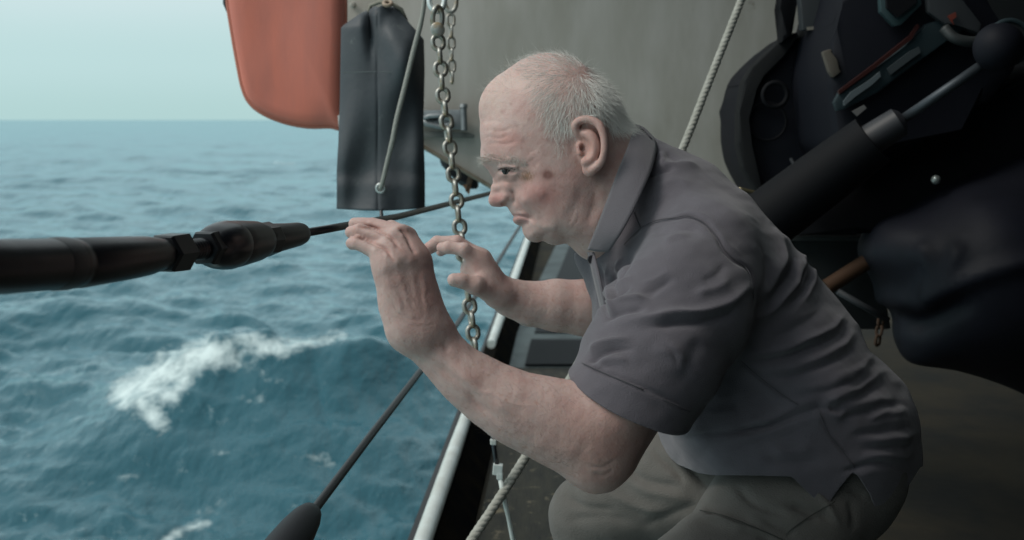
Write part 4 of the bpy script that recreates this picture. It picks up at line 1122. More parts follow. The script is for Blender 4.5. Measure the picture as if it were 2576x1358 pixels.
gun = empty('gunwale', 'black steel gunwale with sloping inner face along the edge of the deck', 'gunwale', gp(0, 0, 0))
strip('bulwark', [(-0.035, -2.9), (-0.035, 0.085), (0.02, 0.085), (0.086, 0.003), (0.087, -0.32), (0.06, -2.9)], m_steel_d, gun)
strip('rubbing_strake', [(-0.075, -0.16), (-0.060, 0.055), (-0.038, 0.055), (-0.038, -0.18)], mat('black_rubber', (0.012, 0.013, 0.015), rough=0.6), gun)
def pipe(t0, t1, r, label):
    bm = bmesh.new(); ps = [gp(t0 + (t1 - t0) * i / 6, -0.004, 0.085 + r * 0.8) for i in range(7)]
    add_tube(bm, ps, [r * 0.8] + [r] * 5 + [r * 0.8], 20)
    o = obj_bm('white_rail', bm, m_wpaint, smooth=True, sharp=50, origin=ps[3]); tag(o, label, 'rail', 'white rails along the gunwale')
tt1 = (lvl(1172, 1040, GZ) - ga).length
tt2 = (lvl(1225, 868, GZ) - ga).length
pipe(-3.0, tt1 + 0.25, 0.022, 'white tubular rail along the deck edge below the raised forearm')
pipe(tt2, L1 - 0.3, 0.024, 'white tubular rail running away behind the far forearm')
# raised walkway beyond, worn paint and a ribbed mat
m_walk = mat('walkway_paint', (0.085, 0.11, 0.115), rough=0.75, spec=0.2, var=(0.04, 0.052, 0.056), vscale=3.5, bump=0.4, bscale=25, spots=(14, 0.62, (0.2, 0.22, 0.21)))
def poly_plate(name, pts, z, th, matx, kind=None, parent=None, origin=None):
    top = [lvl(x, y, z) for x, y in pts]; bm = bmesh.new()
    add_prism(bm, top, [p - Vector((0, 0, th)) for p in top])
    o = obj_bm(name, bm, matx, parent, origin=origin)
    if kind: o['kind'] = kind
    return o
walk = poly_plate('walkway', [(1268,925),(1500,925),(1560,925),(1620,560),(1425,560),(1330,760)], 0.012, 0.008, m_walk, 'structure', origin=(0.2, 6, 0.012))
mat_o = empty('deck_mat', 'dark ribbed rubber mat lying on the walkway beyond the raised forearm', 'mat', lvl(1400, 900, 0.02))
m_mat = mat('mat_rubber', (0.020, 0.024, 0.027), rough=0.85, spec=0.15, bump=0.4, bscale=50)
poly_plate('mat_base', [(1320,916),(1500,916),(1496,852),(1336,852)], 0.022, 0.010, m_mat, parent=mat_o)
for i in range(26):
    x0 = 1322 + i * 6.9; x1 = 1338 + i * 6.1
    poly_plate('rib', [(x0, 915), (x0 + 3.4, 915), (x1 + 3.0, 853), (x1, 853)], 0.028, 0.0065, m_mat, parent=mat_o)
tag(poly_plate('deck_mat', [(1345,835),(1540,835),(1600,600),(1440,600)], 0.020, 0.007, m_mat, origin=lvl(1450, 720, 0.02)), 'smooth dark mat on the walkway between the chin and the far forearm', 'mat')
# curb between deck and walkway
strip('deck_plate', [(0.10, 0.004), (0.10, 0.010), (0.62, 0.010), (0.62, 0.004)], mat('deck_nonskid', (0.038, 0.038, 0.030), rough=0.85, spec=0.2, var=(0.018, 0.020, 0.019), vscale=7, bump=1.0, bscale=45, stretch=(3.5, 0.7, 1), spots=(16, 0.58, (0.13, 0.115, 0.08))), t0=-2.5, t1=3.4, origin=(0, 1, 0))['kind'] = 'structure'

# ---- grey hull of the boat standing behind the man
m_hull = mat('weathered_aluminium', (0.47, 0.455, 0.42), rough=0.6, metal=0.0, var=(0.35, 0.335, 0.29), vscale=3.0, stretch=(3, 3, 0.8), bump=0.1, bscale=20, spots=(5, 0.66, (0.17, 0.15, 0.11)))
hull = empty('boat_hull', 'large grey weathered metal hull side with rust streaks behind the man', 'boat', C(1500, 500, 3.1))
HDp = 3.0
slab('hull_plate', [(868,-260),(2040,-260),(2040,300),(2040,940),(1600,690),(1300,500),(1232,462),(1063,362),(868,250)], [3.0,3.0,3.1,3.1,3.05,3.0,3.0,3.0,3.0], 0.12, m_hull, hull, bevel=0.008, dirv=(0.15, 1, 0.0))
bm = bmesh.new(); add_tube(bm, [C(868, 256, 2.985), C(1063, 368, 2.985), C(1232, 468, 2.985), C(1600, 696, 3.03)], 0.006, 8)
obj_bm('chine_rail', bm, mat('worn_edge', (0.24, 0.22, 0.17), rough=0.6, var=(0.12, 0.09, 0.06), vscale=20), hull, smooth=True, sharp=40)
for (x, y, r) in [(889, 13, 0.0085)]:
    bm = bmesh.new(); c0 = C(x, y, 2.995); add_tube(bm, [c0, c0 + Vector((0, -0.008, 0)), c0 + Vector((0, -0.014, 0))], [r, r, r * 0.6], 12)
    obj_bm('bolt', bm, m_hull, hull, smooth=True, sharp=40)
# latch bracket
m_galv = mat('galvanised', (0.26, 0.29, 0.30), rough=0.45, metal=0.5, var=(0.18, 0.20, 0.21), vscale=30, bump=0.2, bscale=80)
br = empty('latch_bracket', 'grey cast metal bracket with oval slot and pin bolted to the hull beside the chain', 'bracket', C(1110, 300, 2.97))
slab('plate', [(1040,277),(1160,275),(1173,283),(1173,318),(1165,326),(1110,322),(1075,318),(1040,312)], 2.975, 0.022, m_galv, br, bevel=0.004)
bm = bmesh.new()
ps = [C(1062, 300, 2.972), C(1080, 292, 2.966), C(1110, 290, 2.962), C(1135, 300, 2.962), C(1140, 312, 2.966), C(1110, 320, 2.966), C(1075, 312, 2.970), C(1062, 300, 2.972)]
add_tube(bm, ps, 0.007, 8); obj_bm('boss', bm, m_galv, br, smooth=True)
slab('slot', [(1076,299),(1082,295),(1098,295),(1102,299),(1098,303),(1082,303)], 2.970, 0.004, mat('slot_shadow', (0.01, 0.01, 0.01), rough=0.9), br)
bm = bmesh.new(); add_tube(bm, [C(1166, 268, 2.962), C(1168, 328, 2.962)], 0.009, 12); add_tube(bm, [C(1166, 262, 2.962), C(1166, 271, 2.962)], [0.010, 0.012], 12)
obj_bm('pin', bm, m_galv, br, smooth=True, sharp=40)
slab('backing_strip', [(1050,330),(1180,333),(1195,340),(1192,348),(1050,344)], 2.985, 0.012, mat('bracket_strip', (0.13, 0.14, 0.13), rough=0.6), br, bevel=0.002)
# black drive leg and brown skeg under the hull
m_blk = mat('black_gloss', (0.010, 0.012, 0.016), rough=0.35, coat=0.2)
m_brn = mat('brown_primer', (0.060, 0.038, 0.022), rough=0.6, var=(0.11, 0.06, 0.03), vscale=14)
dl = empty('drive_leg', 'black rounded drive leg with brown fin hanging below the grey hull edge', 'boat drive', C(1150, 430, 3.08))
slab('leg_casing', [(1106,374),(1118,368),(1160,388),(1168,402),(1176,404),(1186,392),(1205,392),(1204,470),(1196,478),(1172,474),(1150,462),(1130,438),(1110,418),(1103,398)], 3.06, 0.06, m_blk, dl, bevel=0.012)
slab('fin', [(1196,396),(1206,400),(1190,452),(1178,488),(1170,480),(1176,448)], 3.03, 0.012, m_brn, dl, bevel=0.002)
slab('fin_plate', [(1163,466),(1186,462),(1180,490),(1172,478)], 3.03, 0.01, mat('rust_orange', (0.20, 0.10, 0.05), rough=0.7), dl)
slab('keel_board', [(1204,402),(1250,412),(1300,440),(1300,500),(1240,466),(1202,450)], 3.05, 0.05, m_brn, dl, bevel=0.006)

# ---- unseen panels added beside, above and behind the deck to block skylight
m_blocker = mat('blocker_dark', (0.020, 0.021, 0.024), rough=0.7, var=(0.022, 0.024, 0.028), vscale=4, bump=0.2, bscale=20)
bm = bmesh.new(); add_box(bm, (2.7, 1.2, 1.3), (0.08, 8.5, 2.6)); 
o = obj_bm('side_blocker', bm, m_blocker, origin=(2.7, 1.2, 0)); tag(o, 'dark unseen panel added on the inboard side of the deck to block light', 'bulkhead')  # out-of-view panel, added to keep the right side dark
bm = bmesh.new(); add_box(bm, (1.52, 1.1, 2.46), (2.5, 8.5, 0.08))
o = obj_bm('overhead_blocker', bm, m_blocker, origin=(1.6, 1.1, 2.42)); o['kind'] = 'structure'  # out-of-view slab, added to cut skylight from above
bm = bmesh.new(); add_box(bm, (0.95, -1.0, 1.2), (2.9, 0.08, 2.4))
o = obj_bm('rear_blocker', bm, m_blocker, origin=(0.95, -1.0, 0)); tag(o, 'dark unseen wall added behind the camera to block light', 'wall')  # out-of-view wall, added to cut light from the camera side

tag(slab('aft_bulkhead', [(2035,-300),(2950,-300),(2950,640),(2035,640)], 3.45, 0.06, mat('bulkhead_grey', (0.045, 0.046, 0.048), rough=0.7, var=(0.032, 0.033, 0.036), vscale=3), origin=C(2450, 640, 3.45)), 'flat grey bulkhead behind the outboard engine at the top right', 'bulkhead')
# ================================================================== things hanging and standing around
# ---- orange moulded cover
m_or = mat('orange_shell', (0.58, 0.175, 0.12), rough=0.5, var=(0.48, 0.16, 0.12), vscale=6, spots=(10, 0.64, (0.46, 0.19, 0.15)), bump=0.15, bscale=120, stretch=(3, 3, 0.6), spec=0.3)
oc = empty('orange_cover', 'salmon orange moulded rescue float hanging above the sea at the top', 'float', C(720, 150, 2.65))
out = smooth_path([(572,-190),(570,-60),(572,0),(584,80),(598,160),(612,225),(632,262),(668,288),(720,308),(775,318),(830,318),(854,322),(862,300),(864,200),(868,80),(868,-60),(866,-190)], 6)
cx, cy = 735, 60
rings = []
N_ = len(out)
prof = [(1.0, 0.050), (1.004, 0.035), (0.998, 0.018), (0.975, 0.004), (0.94, -0.003), (0.86, -0.008), (0.7, -0.013), (0.5, -0.017), (0.28, -0.019), (0.1, -0.020)]
V = []; Fq = []
dpt = lambda x, y: 0.012 * math.sin((x - 600) / 55.0) * math.exp(-((y - 40) / 300.0) ** 2)
for (s_, dz_) in prof:
    for p in out:
        x = cx + (p[0] - cx) * s_; y = cy + (p[1] - cy) * s_
        V.append(C(x, y, 2.60 + dz_ + (dpt(x, y) if s_ < 0.9 else 0)))
k_ = len(prof)
for i in range(k_ - 1):
    for j in range(N_): Fq.append((i * N_ + j, i * N_ + (j + 1) % N_, (i + 1) * N_ + (j + 1) % N_, (i + 1) * N_ + j))
Fq.append(tuple((k_ - 1) * N_ + j for j in range(N_))); Fq.append(tuple(j for j in range(N_))[::-1])
sh = obj_np('shell', [tuple(v) for v in V], Fq, m_or, oc)
bm = bmesh.new(); add_tube(bm, [C(p[0], p[1], 2.618) for p in out if p[1] > -150], 0.0055, 8)
obj_bm('rim_lip', bm, mat('orange_rim', (0.42, 0.14, 0.09), rough=0.45), oc, smooth=True)
bm = bmesh.new(); add_tube(bm, [C(566, -40, 2.62), C(567, 8, 2.62), C(572, 30, 2.62)], [0.006, 0.006, 0.002], 8)
obj_bm('rubber_edge', bm, m_blk, oc, smooth=True)
slab('hinge_tab', [(849,290),(862,286),(864,322),(852,324)], 2.585, 0.02, mat('white_plastic', (0.5, 0.54, 0.52), rough=0.4), oc, bevel=0.003)

# ---- black rubber apron with eyelet, pinched at the top
m_rub = mat('rubber_sheet', (0.044, 0.052, 0.060), rough=0.55, var=(0.062, 0.071, 0.078), vscale=7, bump=0.35, bscale=90, spots=(13, 0.60, (0.10, 0.112, 0.112)), spec=0.4)
ap = empty('rubber_apron', 'black rubber sheet with a metal eyelet hanging between the orange float and the chain', 'rubber sheet', C(955, 300, 2.30))
nu, nv = 60, 110
V = []
left = [(945,20),(905,40),(862,70),(861,130),(859,250),(855,360),(850,430),(849,525)]
right = [(965,14),(1000,25),(1028,62),(1062,100),(1064,180),(1062,300),(1066,430),(1066,523)]
def ed(a, v):
    ys = [p[1] for p in a]; y = ys[0] + (ys[-1] - ys[0]) * v
    return np.interp(y, ys, [p[0] for p in a]), y
for j in range(nv):
    v = j / (nv - 1)
    (xl, yl), (xr, yr) = ed(left, v), ed(right, v)
    for i in range(nu):
        u = i / (nu - 1); x = xl + (xr - xl) * u; y = yl + (yr - yl) * u + (6 * math.sin(u * 3.14) if v > 0.97 else 0)
        d = 2.30
        d += -0.030 * math.sin(math.pi * u) ** 0.8 * (0.5 + 0.5 * math.sin(v * 5 + 0.6))
        d += 0.022 * math.exp(-((x - 930 - (y - 60) * 0.05) / 11.0) ** 2) * math.exp(-((y - 50) / 62.0) ** 2) * 1.6
        d += -0.020 * math.exp(-((x - 985) / 26.0) ** 2) * math.exp(-((y - 90) / 55.0) ** 2)
        d += -0.022 * math.exp(-((x - 1020) / 30.0) ** 2) * math.exp(-((y - 150) / 60.0) ** 2)
        d += 0.0028 * math.exp(-((x - 951) / 3.0) ** 2)
        d += 0.007 * math.exp(-((y - 434 - 6 * math.sin(x / 40.0)) / 26.0) ** 2) * abs(math.sin((x - 958) / 75.0)) - 0.004 * math.exp(-((y - 466) / 24.0) ** 2)
        d += 0.020 * math.exp(-((x - 1068) / 16.0) ** 2) + 0.012 * math.exp(-((x - 846) / 14.0) ** 2)
        d += 0.006 * math.sin(y / 47.0 + x / 31.0) + 0.004 * math.sin(x / 17.0 + y / 90.0)
        V.append(C(x, y, d))
Q = [(j * nu + i, j * nu + i + 1, (j + 1) * nu + i + 1, (j + 1) * nu + i) for j in range(nv - 1) for i in range(nu - 1)]
shh = obj_np('sheet', [tuple(v) for v in V], Q, m_rub, ap); s_ = shh.modifiers.new('thickness', 'SOLIDIFY'); s_.thickness = 0.004
def ring(name, cx, cy, d, R, r, matx, parent, tilt=0.0, n=28):
    bm = bmesh.new(); c0 = C(cx, cy, d); ps = []
    for i in range(n):
        a = 2 * math.pi * i / n; ps.append(c0 + Vector((R * math.cos(a), R * math.sin(a) * math.sin(tilt), R * math.sin(a) * math.cos(tilt))))
    rings = []
    for i in range(n):
        t = (ps[(i + 1) % n] - ps[i - 1]).normalized(); rd = (ps[i] - c0).normalized(); w_ = t.cross(rd)
        rings.append([bm.verts.new(ps[i] + (rd * math.cos(2 * math.pi * k / 8) + w_ * math.sin(2 * math.pi * k / 8)) * r) for k in range(8)])
    for i in range(n):
        for k in range(8): bm.faces.new((rings[i][k], rings[i][(k + 1) % 8], rings[(i + 1) % n][(k + 1) % 8], rings[(i + 1) % n][k]))
    return obj_bm(name, bm, matx, parent, smooth=True)
m_zinc = mat('zinc', (0.50, 0.53, 0.52), rough=0.35, metal=0.6)
ring('eyelet', 958, 473, 2.272, 0.0085, 0.0034, m_zinc, ap)
for (a, b) in [([(863,183),(910,181),(948,180)], 2.272), ([(955,180),(1000,182),(1035,182)], 2.262)]:
    bm = bmesh.new(); add_tube(bm, [C(x, y, b - 0.004) for x, y in a], 0.0009, 6); obj_bm('crease_mark', bm, mat('chalk_mark', (0.12, 0.14, 0.14), rough=0.9), ap)
bm = bmesh.new(); add_tube(bm, [tuple(C(*p)) for p in [(925,40,2.31),(932,14,2.31),(955,5,2.30),(985,8,2.29),(1010,24,2.30),(1022,52,2.31)]], 0.0042, 8)
obj_bm('tie_loop', bm, mat('tie_cord', (0.22, 0.21, 0.17), rough=0.8), ap, smooth=True)
ring('clip', 975, 8, 2.275, 0.008, 0.004, mat('tan_clip', (0.35, 0.26, 0.19), rough=0.5), ap, tilt=0.9)
bm = bmesh.new(); add_tube(bm, [C(958, 515, 2.29), C(959, 530, 2.29), C(960, 548, 2.24)], 0.0038, 8); obj_bm('lower_lashing', bm, m_blk, ap, smooth=True)
# cord from the eyelet
m_cord = mat('cord_grey', (0.30, 0.30, 0.27), rough=0.85, bump=0.8, bscale=260)
pts = smooth_path([(1074,-60,2.16),(1068,0,2.17),(1060,52,2.18),(1040,130,2.19),(1018,220,2.20),(998,300,2.21),(988,352,2.22),(976,400,2.235),(963,455,2.25),(957,474,2.268)], 5)
bm = bmesh.new(); add_tube(bm, [C(*p) for p in pts], [0.0048 if p[1] > 380 or p[1] < 60 else 0.0054 for p in pts], 10)
o = obj_bm('cord', bm, m_cord, smooth=True, origin=C(1010, 250, 2.2)); tag(o, 'thin grey cord running from the eyelet in the rubber sheet up beside the chain', 'cord')

# ---- chains
m_chain = mat('galvanised_chain', (0.36, 0.36, 0.33), rough=0.38, metal=0.65, var=(0.30, 0.22, 0.13), vscale=70, vdetail=3, bump=0.25, bscale=200, vamt=(0.45, 0.7))
def link_mesh_data(L, W, r, name, n=28, m_=10):
    bm = bmesh.new(); R = W / 2 - r; hs = L / 2 - r - R; path = []
    for i in range(n):
        a = 2 * math.pi * i / n
        path.append(Vector((R * math.cos(a), 0, R * math.sin(a) + (hs if math.sin(a) >= 0 else -hs))))
    rings = []
    for i in range(n):
        t = (path[(i + 1) % n] - path[i - 1]).normalized(); u = Vector((0, 1, 0)); v = t.cross(u)
        rings.append([bm.verts.new(path[i] + (u * math.cos(2 * math.pi * k / m_) + v * math.sin(2 * math.pi * k / m_)) * r) for k in range(m_)])
    for i in range(n):
        for k in range(m_): bm.faces.new((rings[i][k], rings[i][(k + 1) % m_], rings[(i + 1) % n][(k + 1) % m_], rings[(i + 1) % n][k]))
    bmesh.ops.recalc_face_normals(bm, faces=bm.faces[:])
    me = bpy.data.meshes.new(name); bm.to_mesh(me); bm.free()
    me.polygons.foreach_set('use_smooth', np.ones(len(me.polygons), bool)); me.materials.append(m_chain); return me
def chain(cname, label, pts, wire, inner_len, width, a0=0.0, wob=8, cmat=None):
    """links threaded along a path of (px,py,d)"""
    P = [C(*p) for p in smooth_path(pts, 12)]
    root = empty(cname, label, 'chain', P[0])
    me = link_mesh_data(inner_len + 2 * wire, width, wire, 'link')
    if cmat: me.materials[0] = cmat
    pitch = inner_len - wire * 0.55 * 0
    pitch = inner_len
    # walk along the path
    L = [0]
    for a, b in zip(P, P[1:]): L.append(L[-1] + (b - a).length)
    nlk = int((L[-1] - pitch * 0.5) / pitch) + 1
    for i in range(nlk):
        s = pitch * (i + 0.5); j = max(k for k in range(len(L)) if L[k] <= min(s, L[-1] - 1e-6)); j = min(j, len(P) - 2)
        p = P[j].lerp(P[j + 1], (s - L[j]) / max(L[j + 1] - L[j], 1e-9)); t = (P[j + 1] - P[j]).normalized()
        o = bpy.data.objects.new('link', me); COL.objects.link(o); o.parent = root
        rot = Vector((0, 0, -1)).rotation_difference(t).to_matrix().to_4x4()
        yaw = a0 + (math.pi / 2 if i % 2 else 0) + math.radians(random.uniform(-wob, wob))
        o.matrix_local = Matrix.Translation(p - P[0]) @ rot @ Matrix.Rotation(yaw, 4, 'Z')
    return root
s2 = 2.05 / F
chain('heavy_chain', 'heavy galvanised chain with rusty links hanging in front of the far hand', [(1100,90,2.0),(1106,140,2.0),(1112,220,2.0),(1121,290,2.0),(1129,350,2.0),(1137,410,2.0),(1146,480,2.0),(1155,560,2.0),(1166,650,2.0),(1177,740,2.0),(1187,810,2.0),(1196,905,2.0)],
      0.0046, 0.0242, 0.0290, a0=0.25)
chain('light_chain', 'thinner dull chain hanging behind the heavy chain in front of the hull', [(1134,36,2.6),(1135,100,2.6),(1136,160,2.6),(1137,208,2.6)], 0.0033, 0.0272, 0.0225, a0=0.3)
sk = empty('shackle', 'bright galvanised bow shackle with round pin at the top of the heavy chain', 'shackle', C(1100, 30, 2.0))
m_bright = mat('bright_zinc', (0.72, 0.76, 0.74), rough=0.3, metal=0.5)
ps = smooth_path([(1082,-60,2.0),(1080,-20,2.0),(1081,10,2.0),(1090,24,2.0),(1100,28,2.0),(1110,24,2.0),(1117,8,2.0),(1118,-20,2.0),(1116,-60,2.0)], 5)
bm = bmesh.new(); add_tube(bm, [C(*p) for p in ps], 0.0052, 12); obj_bm('bow', bm, m_bright, sk, smooth=True)
ps = smooth_path([(1092,70,2.0),(1088,48,1.992),(1092,26,1.985),(1101,16,1.99),(1110,28,1.995),(1112,50,1.998),(1108,74,2.0)], 5)
bm = bmesh.new(); add_tube(bm, [C(*p) for p in ps], 0.0050, 12); obj_bm('lower_bow', bm, m_chain, sk, smooth=True)
bm = bmesh.new(); c0 = C(1101, 74, 1.985); add_tube(bm, [c0 + Vector((0, -0.013, 0)), c0 + Vector((0, -0.011, 0)), c0 + Vector((0, 0.016, 0))], [0.009, 0.0125, 0.0125], 20); obj_bm('pin', bm, m_chain, sk, smooth=True, sharp=40)
sk2 = empty('shackle', 'dull smaller shackle holding the thinner chain near the top edge', 'shackle', C(1134, 10, 2.6))
ps = smooth_path([(1122,-60,2.6),(1119,0,2.6),(1124,22,2.6),(1134,29,2.6),(1144,22,2.6),(1148,0,2.6),(1146,-60,2.6)], 5)
bm = bmesh.new(); add_tube(bm, [C(*p) for p in ps], 0.0055, 12); obj_bm('bow', bm, m_chain, sk2, smooth=True)

# ---- turnbuckle and wire stay in the left foreground
m_tb = mat('black_anodised', (0.003, 0.004, 0.006), rough=0.38, spec=0.35, var=(0.006, 0.007, 0.009), vscale=30, bump=0.08, bscale=60)
tb = empty('turnbuckle', 'large black turnbuckle with hex nut and wire stay crossing the left foreground', 'turnbuckle', C(300, 660, 0.95))
def idep(x): return 1.0 / (1.235 - 0.00072 * x)          # straight rod: inverse depth is linear along the picture
def tbp(x, y): return C(x, y, idep(x))
def ax_y(x): return np.interp(x, [-500, 0, 230, 430, 560, 700, 760, 1000, 1230, 1700], [672, 671, 660, 636, 618, 598, 587, 545, 487, 366])
def tbrad(x, hp): return hp * idep(x) / F
def lathe(name, prof, n=36, matx=m_tb, parent=tb):
    bm = bmesh.new(); add_tube(bm, [tbp(x, float(ax_y(x))) for x, _ in prof], [tbrad(x, r) for x, r in prof], n)
    return obj_bm(name, bm, matx, parent, smooth=True, sharp=30)
lathe('barrel', [(-420,60),(-300,92),(0,70),(8,70.5),(60,68),(128,66),(170,65),(180,64.5),(184,61),(192,61),(196,64),(330,54),(366,50),(396,42),(412,38)])
lathe('barrel_band', [(128,66.6),(134,68),(160,67.5),(166,66)], matx=mat('barrel_band', (0.010, 0.011, 0.013), rough=0.5))
def hexnut(name, x0, x1, r, a0=0.2, n=6):
    bm = bmesh.new(); pts = [tbp(x, float(ax_y(x))) for x in (x0, x0 + 5, x1 - 5, x1)]; rr = [tbrad(x0, r * 0.90), tbrad(x0, r), tbrad(x1, r), tbrad(x1, r * 0.9)]
    add_tube(bm, pts, rr, n)
    return obj_bm(name, bm, m_tb, tb)
hexnut('lock_nut', 408, 458, 53)
lathe('threaded_stud', [(450, 27.5)] + [(452 + i * 3.4, 27.6 if i % 2 else 25.2) for i in range(22)] + [(530, 26)])
hexnut('hex_collar', 510, 556, 47)
lathe('ball_joint', [(524,38),(532,50),(545,57),(560,61),(572,62),(580,60),(586,57)], matx=mat('ball_black', (0.006, 0.007, 0.010), rough=0.32, spec=0.4))
lathe('socket_body', [(582,58.5),(590,59.5),(600,58),(640,51),(652,46),(655,43)])
lathe('swage_sleeve', [(650,40),(655,42),(720,33),(748,30),(756,27),(760,20)])
bm = bmesh.new(); x = 640
hexnut('wrench_flats', 645, 682, 44, n=8)
bm = bmesh.new(); add_tube(bm, [tbp(x, float(ax_y(x))) for x in (752, 850, 1000, 1120, 1230, 1400)], 0.0058, 12)
obj_bm('wire_stay', bm, mat('black_wire', (0.010, 0.012, 0.016), rough=0.35, coat=0.2), tb, smooth=True)
bm = bmesh.new()
for (x, y, r) in [(372,622,0.0012),(384,640,0.0018),(386,646,0.0012),(300,655,0.0010),(575,600,0.0009)]:
    q = C(x, y, idep(x) - tbrad(x, 40)); bmesh.ops.create_icosphere(bm, subdivisions=1, radius=r, matrix=Matrix.Translation(q))
tag(obj_bm('paint_chips', bm, mat('chipped_metal', (0.4, 0.38, 0.36), rough=0.6), tb), kind='stuff')

# ---- lower stay with boot
st = empty('lower_stay', 'thin black steel stay with a rounded boot slanting over the waves at the bottom', 'stay', C(780, 1300, 1.7))
def sdep(x): return 1.0 / (0.62 - 0.00082 * (x - 790))
bm = bmesh.new(); P4 = [(770,1308),(790,1283),(920,1112),(1060,930),(1150,815),(1250,662),(1310,565),(1345,505)]
add_tube(bm, [C(x, y, sdep(x)) for x, y in P4], 0.0072, 12)
obj_bm('rod', bm, mat('stay_black', (0.008, 0.009, 0.011), rough=0.45, spec=0.3), st, smooth=True)
bm = bmesh.new(); add_tube(bm, [C(x, y, sdep(x)) for x, y in [(690,1420),(716,1382),(748,1336),(768,1308),(779,1293),(786,1286)]], [0.030, 0.029, 0.026, 0.022, 0.0175, 0.009], 24)
obj_bm('boot', bm, mat('boot_rubber', (0.010, 0.011, 0.014), rough=0.6, spec=0.25), st, smooth=True, sharp=50)

# ---- white rope slung behind the man
m_rope = mat('rope_fibre', (0.40, 0.40, 0.36), rough=0.9, var=(0.30, 0.30, 0.26), vscale=60)
rp = smooth_path([(1905,-105,2.5),(1865,0,2.45),(1790,190,2.4),(1715,380,2.34),(1640,545,2.28),(1540,750,2.2),(1447,930,2.12),(1325,1145,2.0),(1182,1365,1.88),(1060,1540,1.8)], 26)
path = [C(*p) for p in rp]
core = []
L = [0]
for a, b in zip(path, path[1:]): L.append(L[-1] + (b - a).length)
fine = [L[-1] * i / 420 for i in range(421)]
def atl(s):
    j = min(max(np.searchsorted(L, s) - 1, 0), len(path) - 2); return path[j].lerp(path[j + 1], (s - L[j]) / max(L[j + 1] - L[j], 1e-9)), (path[j + 1] - path[j]).normalized()
rope = empty('white_rope', 'off-white twisted rope slanting behind the man from top to deck', 'rope', path[-1])
for k in range(3):
    bm = bmesh.new(); ps = []
    for s in fine:
        p, t = atl(s); u, v = frame_for(t); a = s / 0.036 * 2 * math.pi + k * 2 * math.pi / 3
        ps.append(p + (u * math.cos(a) + v * math.sin(a)) * 0.0032)
    add_tube(bm, ps, 0.0060, 7); obj_bm('strand', bm, m_rope, rope, smooth=True)

# ---- small white rod with clamp at the gunwale
rd = empty('clamp_rod', 'thin white rod with a white clamp standing between rail and rope', 'rod', C(1290, 1358, 1.95))
bm = bmesh.new(); add_box(bm, C(1241, 1111, 1.95), (0.011, 0.011, 0.010)); bevel_all(bm, 0.002); obj_bm('cap', bm, m_wpaint, rd)
bm = bmesh.new(); add_tube(bm, [C(1240, 1090, 1.95), C(1243, 1125, 1.95), C(1250, 1168, 1.95)], 0.0042, 10); obj_bm('dark_shaft', bm, m_blk, rd, smooth=True)
bm = bmesh.new(); add_box(bm, C(1252, 1180, 1.95), (0.017, 0.014, 0.019), Matrix.Rotation(0.1, 3, 'Y')); add_box(bm, C(1257, 1196, 1.95), (0.011, 0.012, 0.012)); bevel_all(bm, 0.0015); obj_bm('clamp', bm, m_wpaint, rd)
bm = bmesh.new(); add_tube(bm, [C(1258, 1200, 1.95), C(1272, 1270, 1.95), C(1279, 1300, 1.95), C(1294, 1375, 1.96), C(1310, 1450, 1.97)], [0.0048, 0.0048, 0.0042, 0.0045, 0.0045], 10); obj_bm('tube', bm, m_wpaint, rd, smooth=True)
# ================================================================== dark machinery on the right
m_cowl = mat('cowl_black', (0.007, 0.008, 0.012), rough=0.6, spec=0.13)
m_dk = mat('frame_black', (0.004, 0.0045, 0.006), rough=0.7, spec=0.15)
m_grey = mat('panel_grey', (0.030, 0.034, 0.038), rough=0.6, spec=0.3)
m_band = mat('band_teal', (0.018, 0.030, 0.035), rough=0.5, spec=0.25)
eng = empty('outboard_engine', 'black outboard engine tilted up with a grey and red striped cowl at the top right', 'outboard engine', C(2150, 300, 2.5))
slab('rear_casing', [(1880,215),(1900,178),(1960,120),(2010,88),(2060,60),(2100,120),(2110,260),(2090,420),(2050,560),(1960,548),(1912,490),(1876,420),(1866,360),(1868,280)], 2.62, 0.30, m_cowl, eng, bevel=0.035, seg=4)
slab('casing_rim', [(1872,205),(1893,168),(1952,112),(2005,78),(2016,98),(1965,134),(1914,186),(1896,220),(1884,300),(1884,370),(1898,430),(1930,488),(1915,500),(1870,424),(1858,360),(1861,280)], 2.585, 0.06, mat('rim_grey', (0.013, 0.014, 0.015), rough=0.7, spec=0.1), eng, bevel=0.008)
slab('cowl', [(2105,70),(2120,10),(2140,-60),(2300,-160),(2440,-120),(2520,60),(2576,160),(2500,260),(2400,280),(2180,430),(2110,390),(2085,200)], 2.30, 0.35, m_cowl, eng, bevel=0.04, seg=4)
slab('stripe_panel', [(2098,258),(2112,232),(2280,120),(2330,60),(2400,40),(2432,70),(2330,140),(2210,232),(2125,275),(2106,280)], 2.27, 0.02, m_band, eng, bevel=0.004)
slab('red_line', [(2110,228),(2200,160),(2290,88),(2308,60),(2313,66),(2294,98),(2203,170),(2112,236)], 2.262, 0.01, mat('stripe_red', (0.030, 0.008, 0.007), rough=0.4), eng)
slab('decal', [(2122,255),(2140,232),(2190,200),(2213,180),(2216,192),(2195,212),(2150,244),(2124,266)], 2.258, 0.006, mat('decal_silver', (0.08, 0.10, 0.11), rough=0.5), eng)
slab('decal_frame', [(2232,172),(2290,128),(2312,118),(2316,132),(2296,146),(2240,188)], 2.260, 0.006, mat('decal_grey', (0.04, 0.05, 0.055), rough=0.4), eng)
slab('intake', [(2212,-40),(2290,-80),(2320,10),(2268,62),(2250,66),(2216,30)], 2.262, 0.02, mat('intake_teal', (0.030, 0.055, 0.060), rough=0.4), eng, bevel=0.003)
slab('intake_grille', [(2228,-36),(2290,-66),(2306,6),(2258,44),(2232,20)], 2.25, 0.01, m_dk, eng)
slab('top_panel', [(2330,-60),(2400,-30),(2470,60),(2462,88),(2420,62),(2380,62),(2336,30)], 2.255, 0.02, m_grey, eng, bevel=0.004)
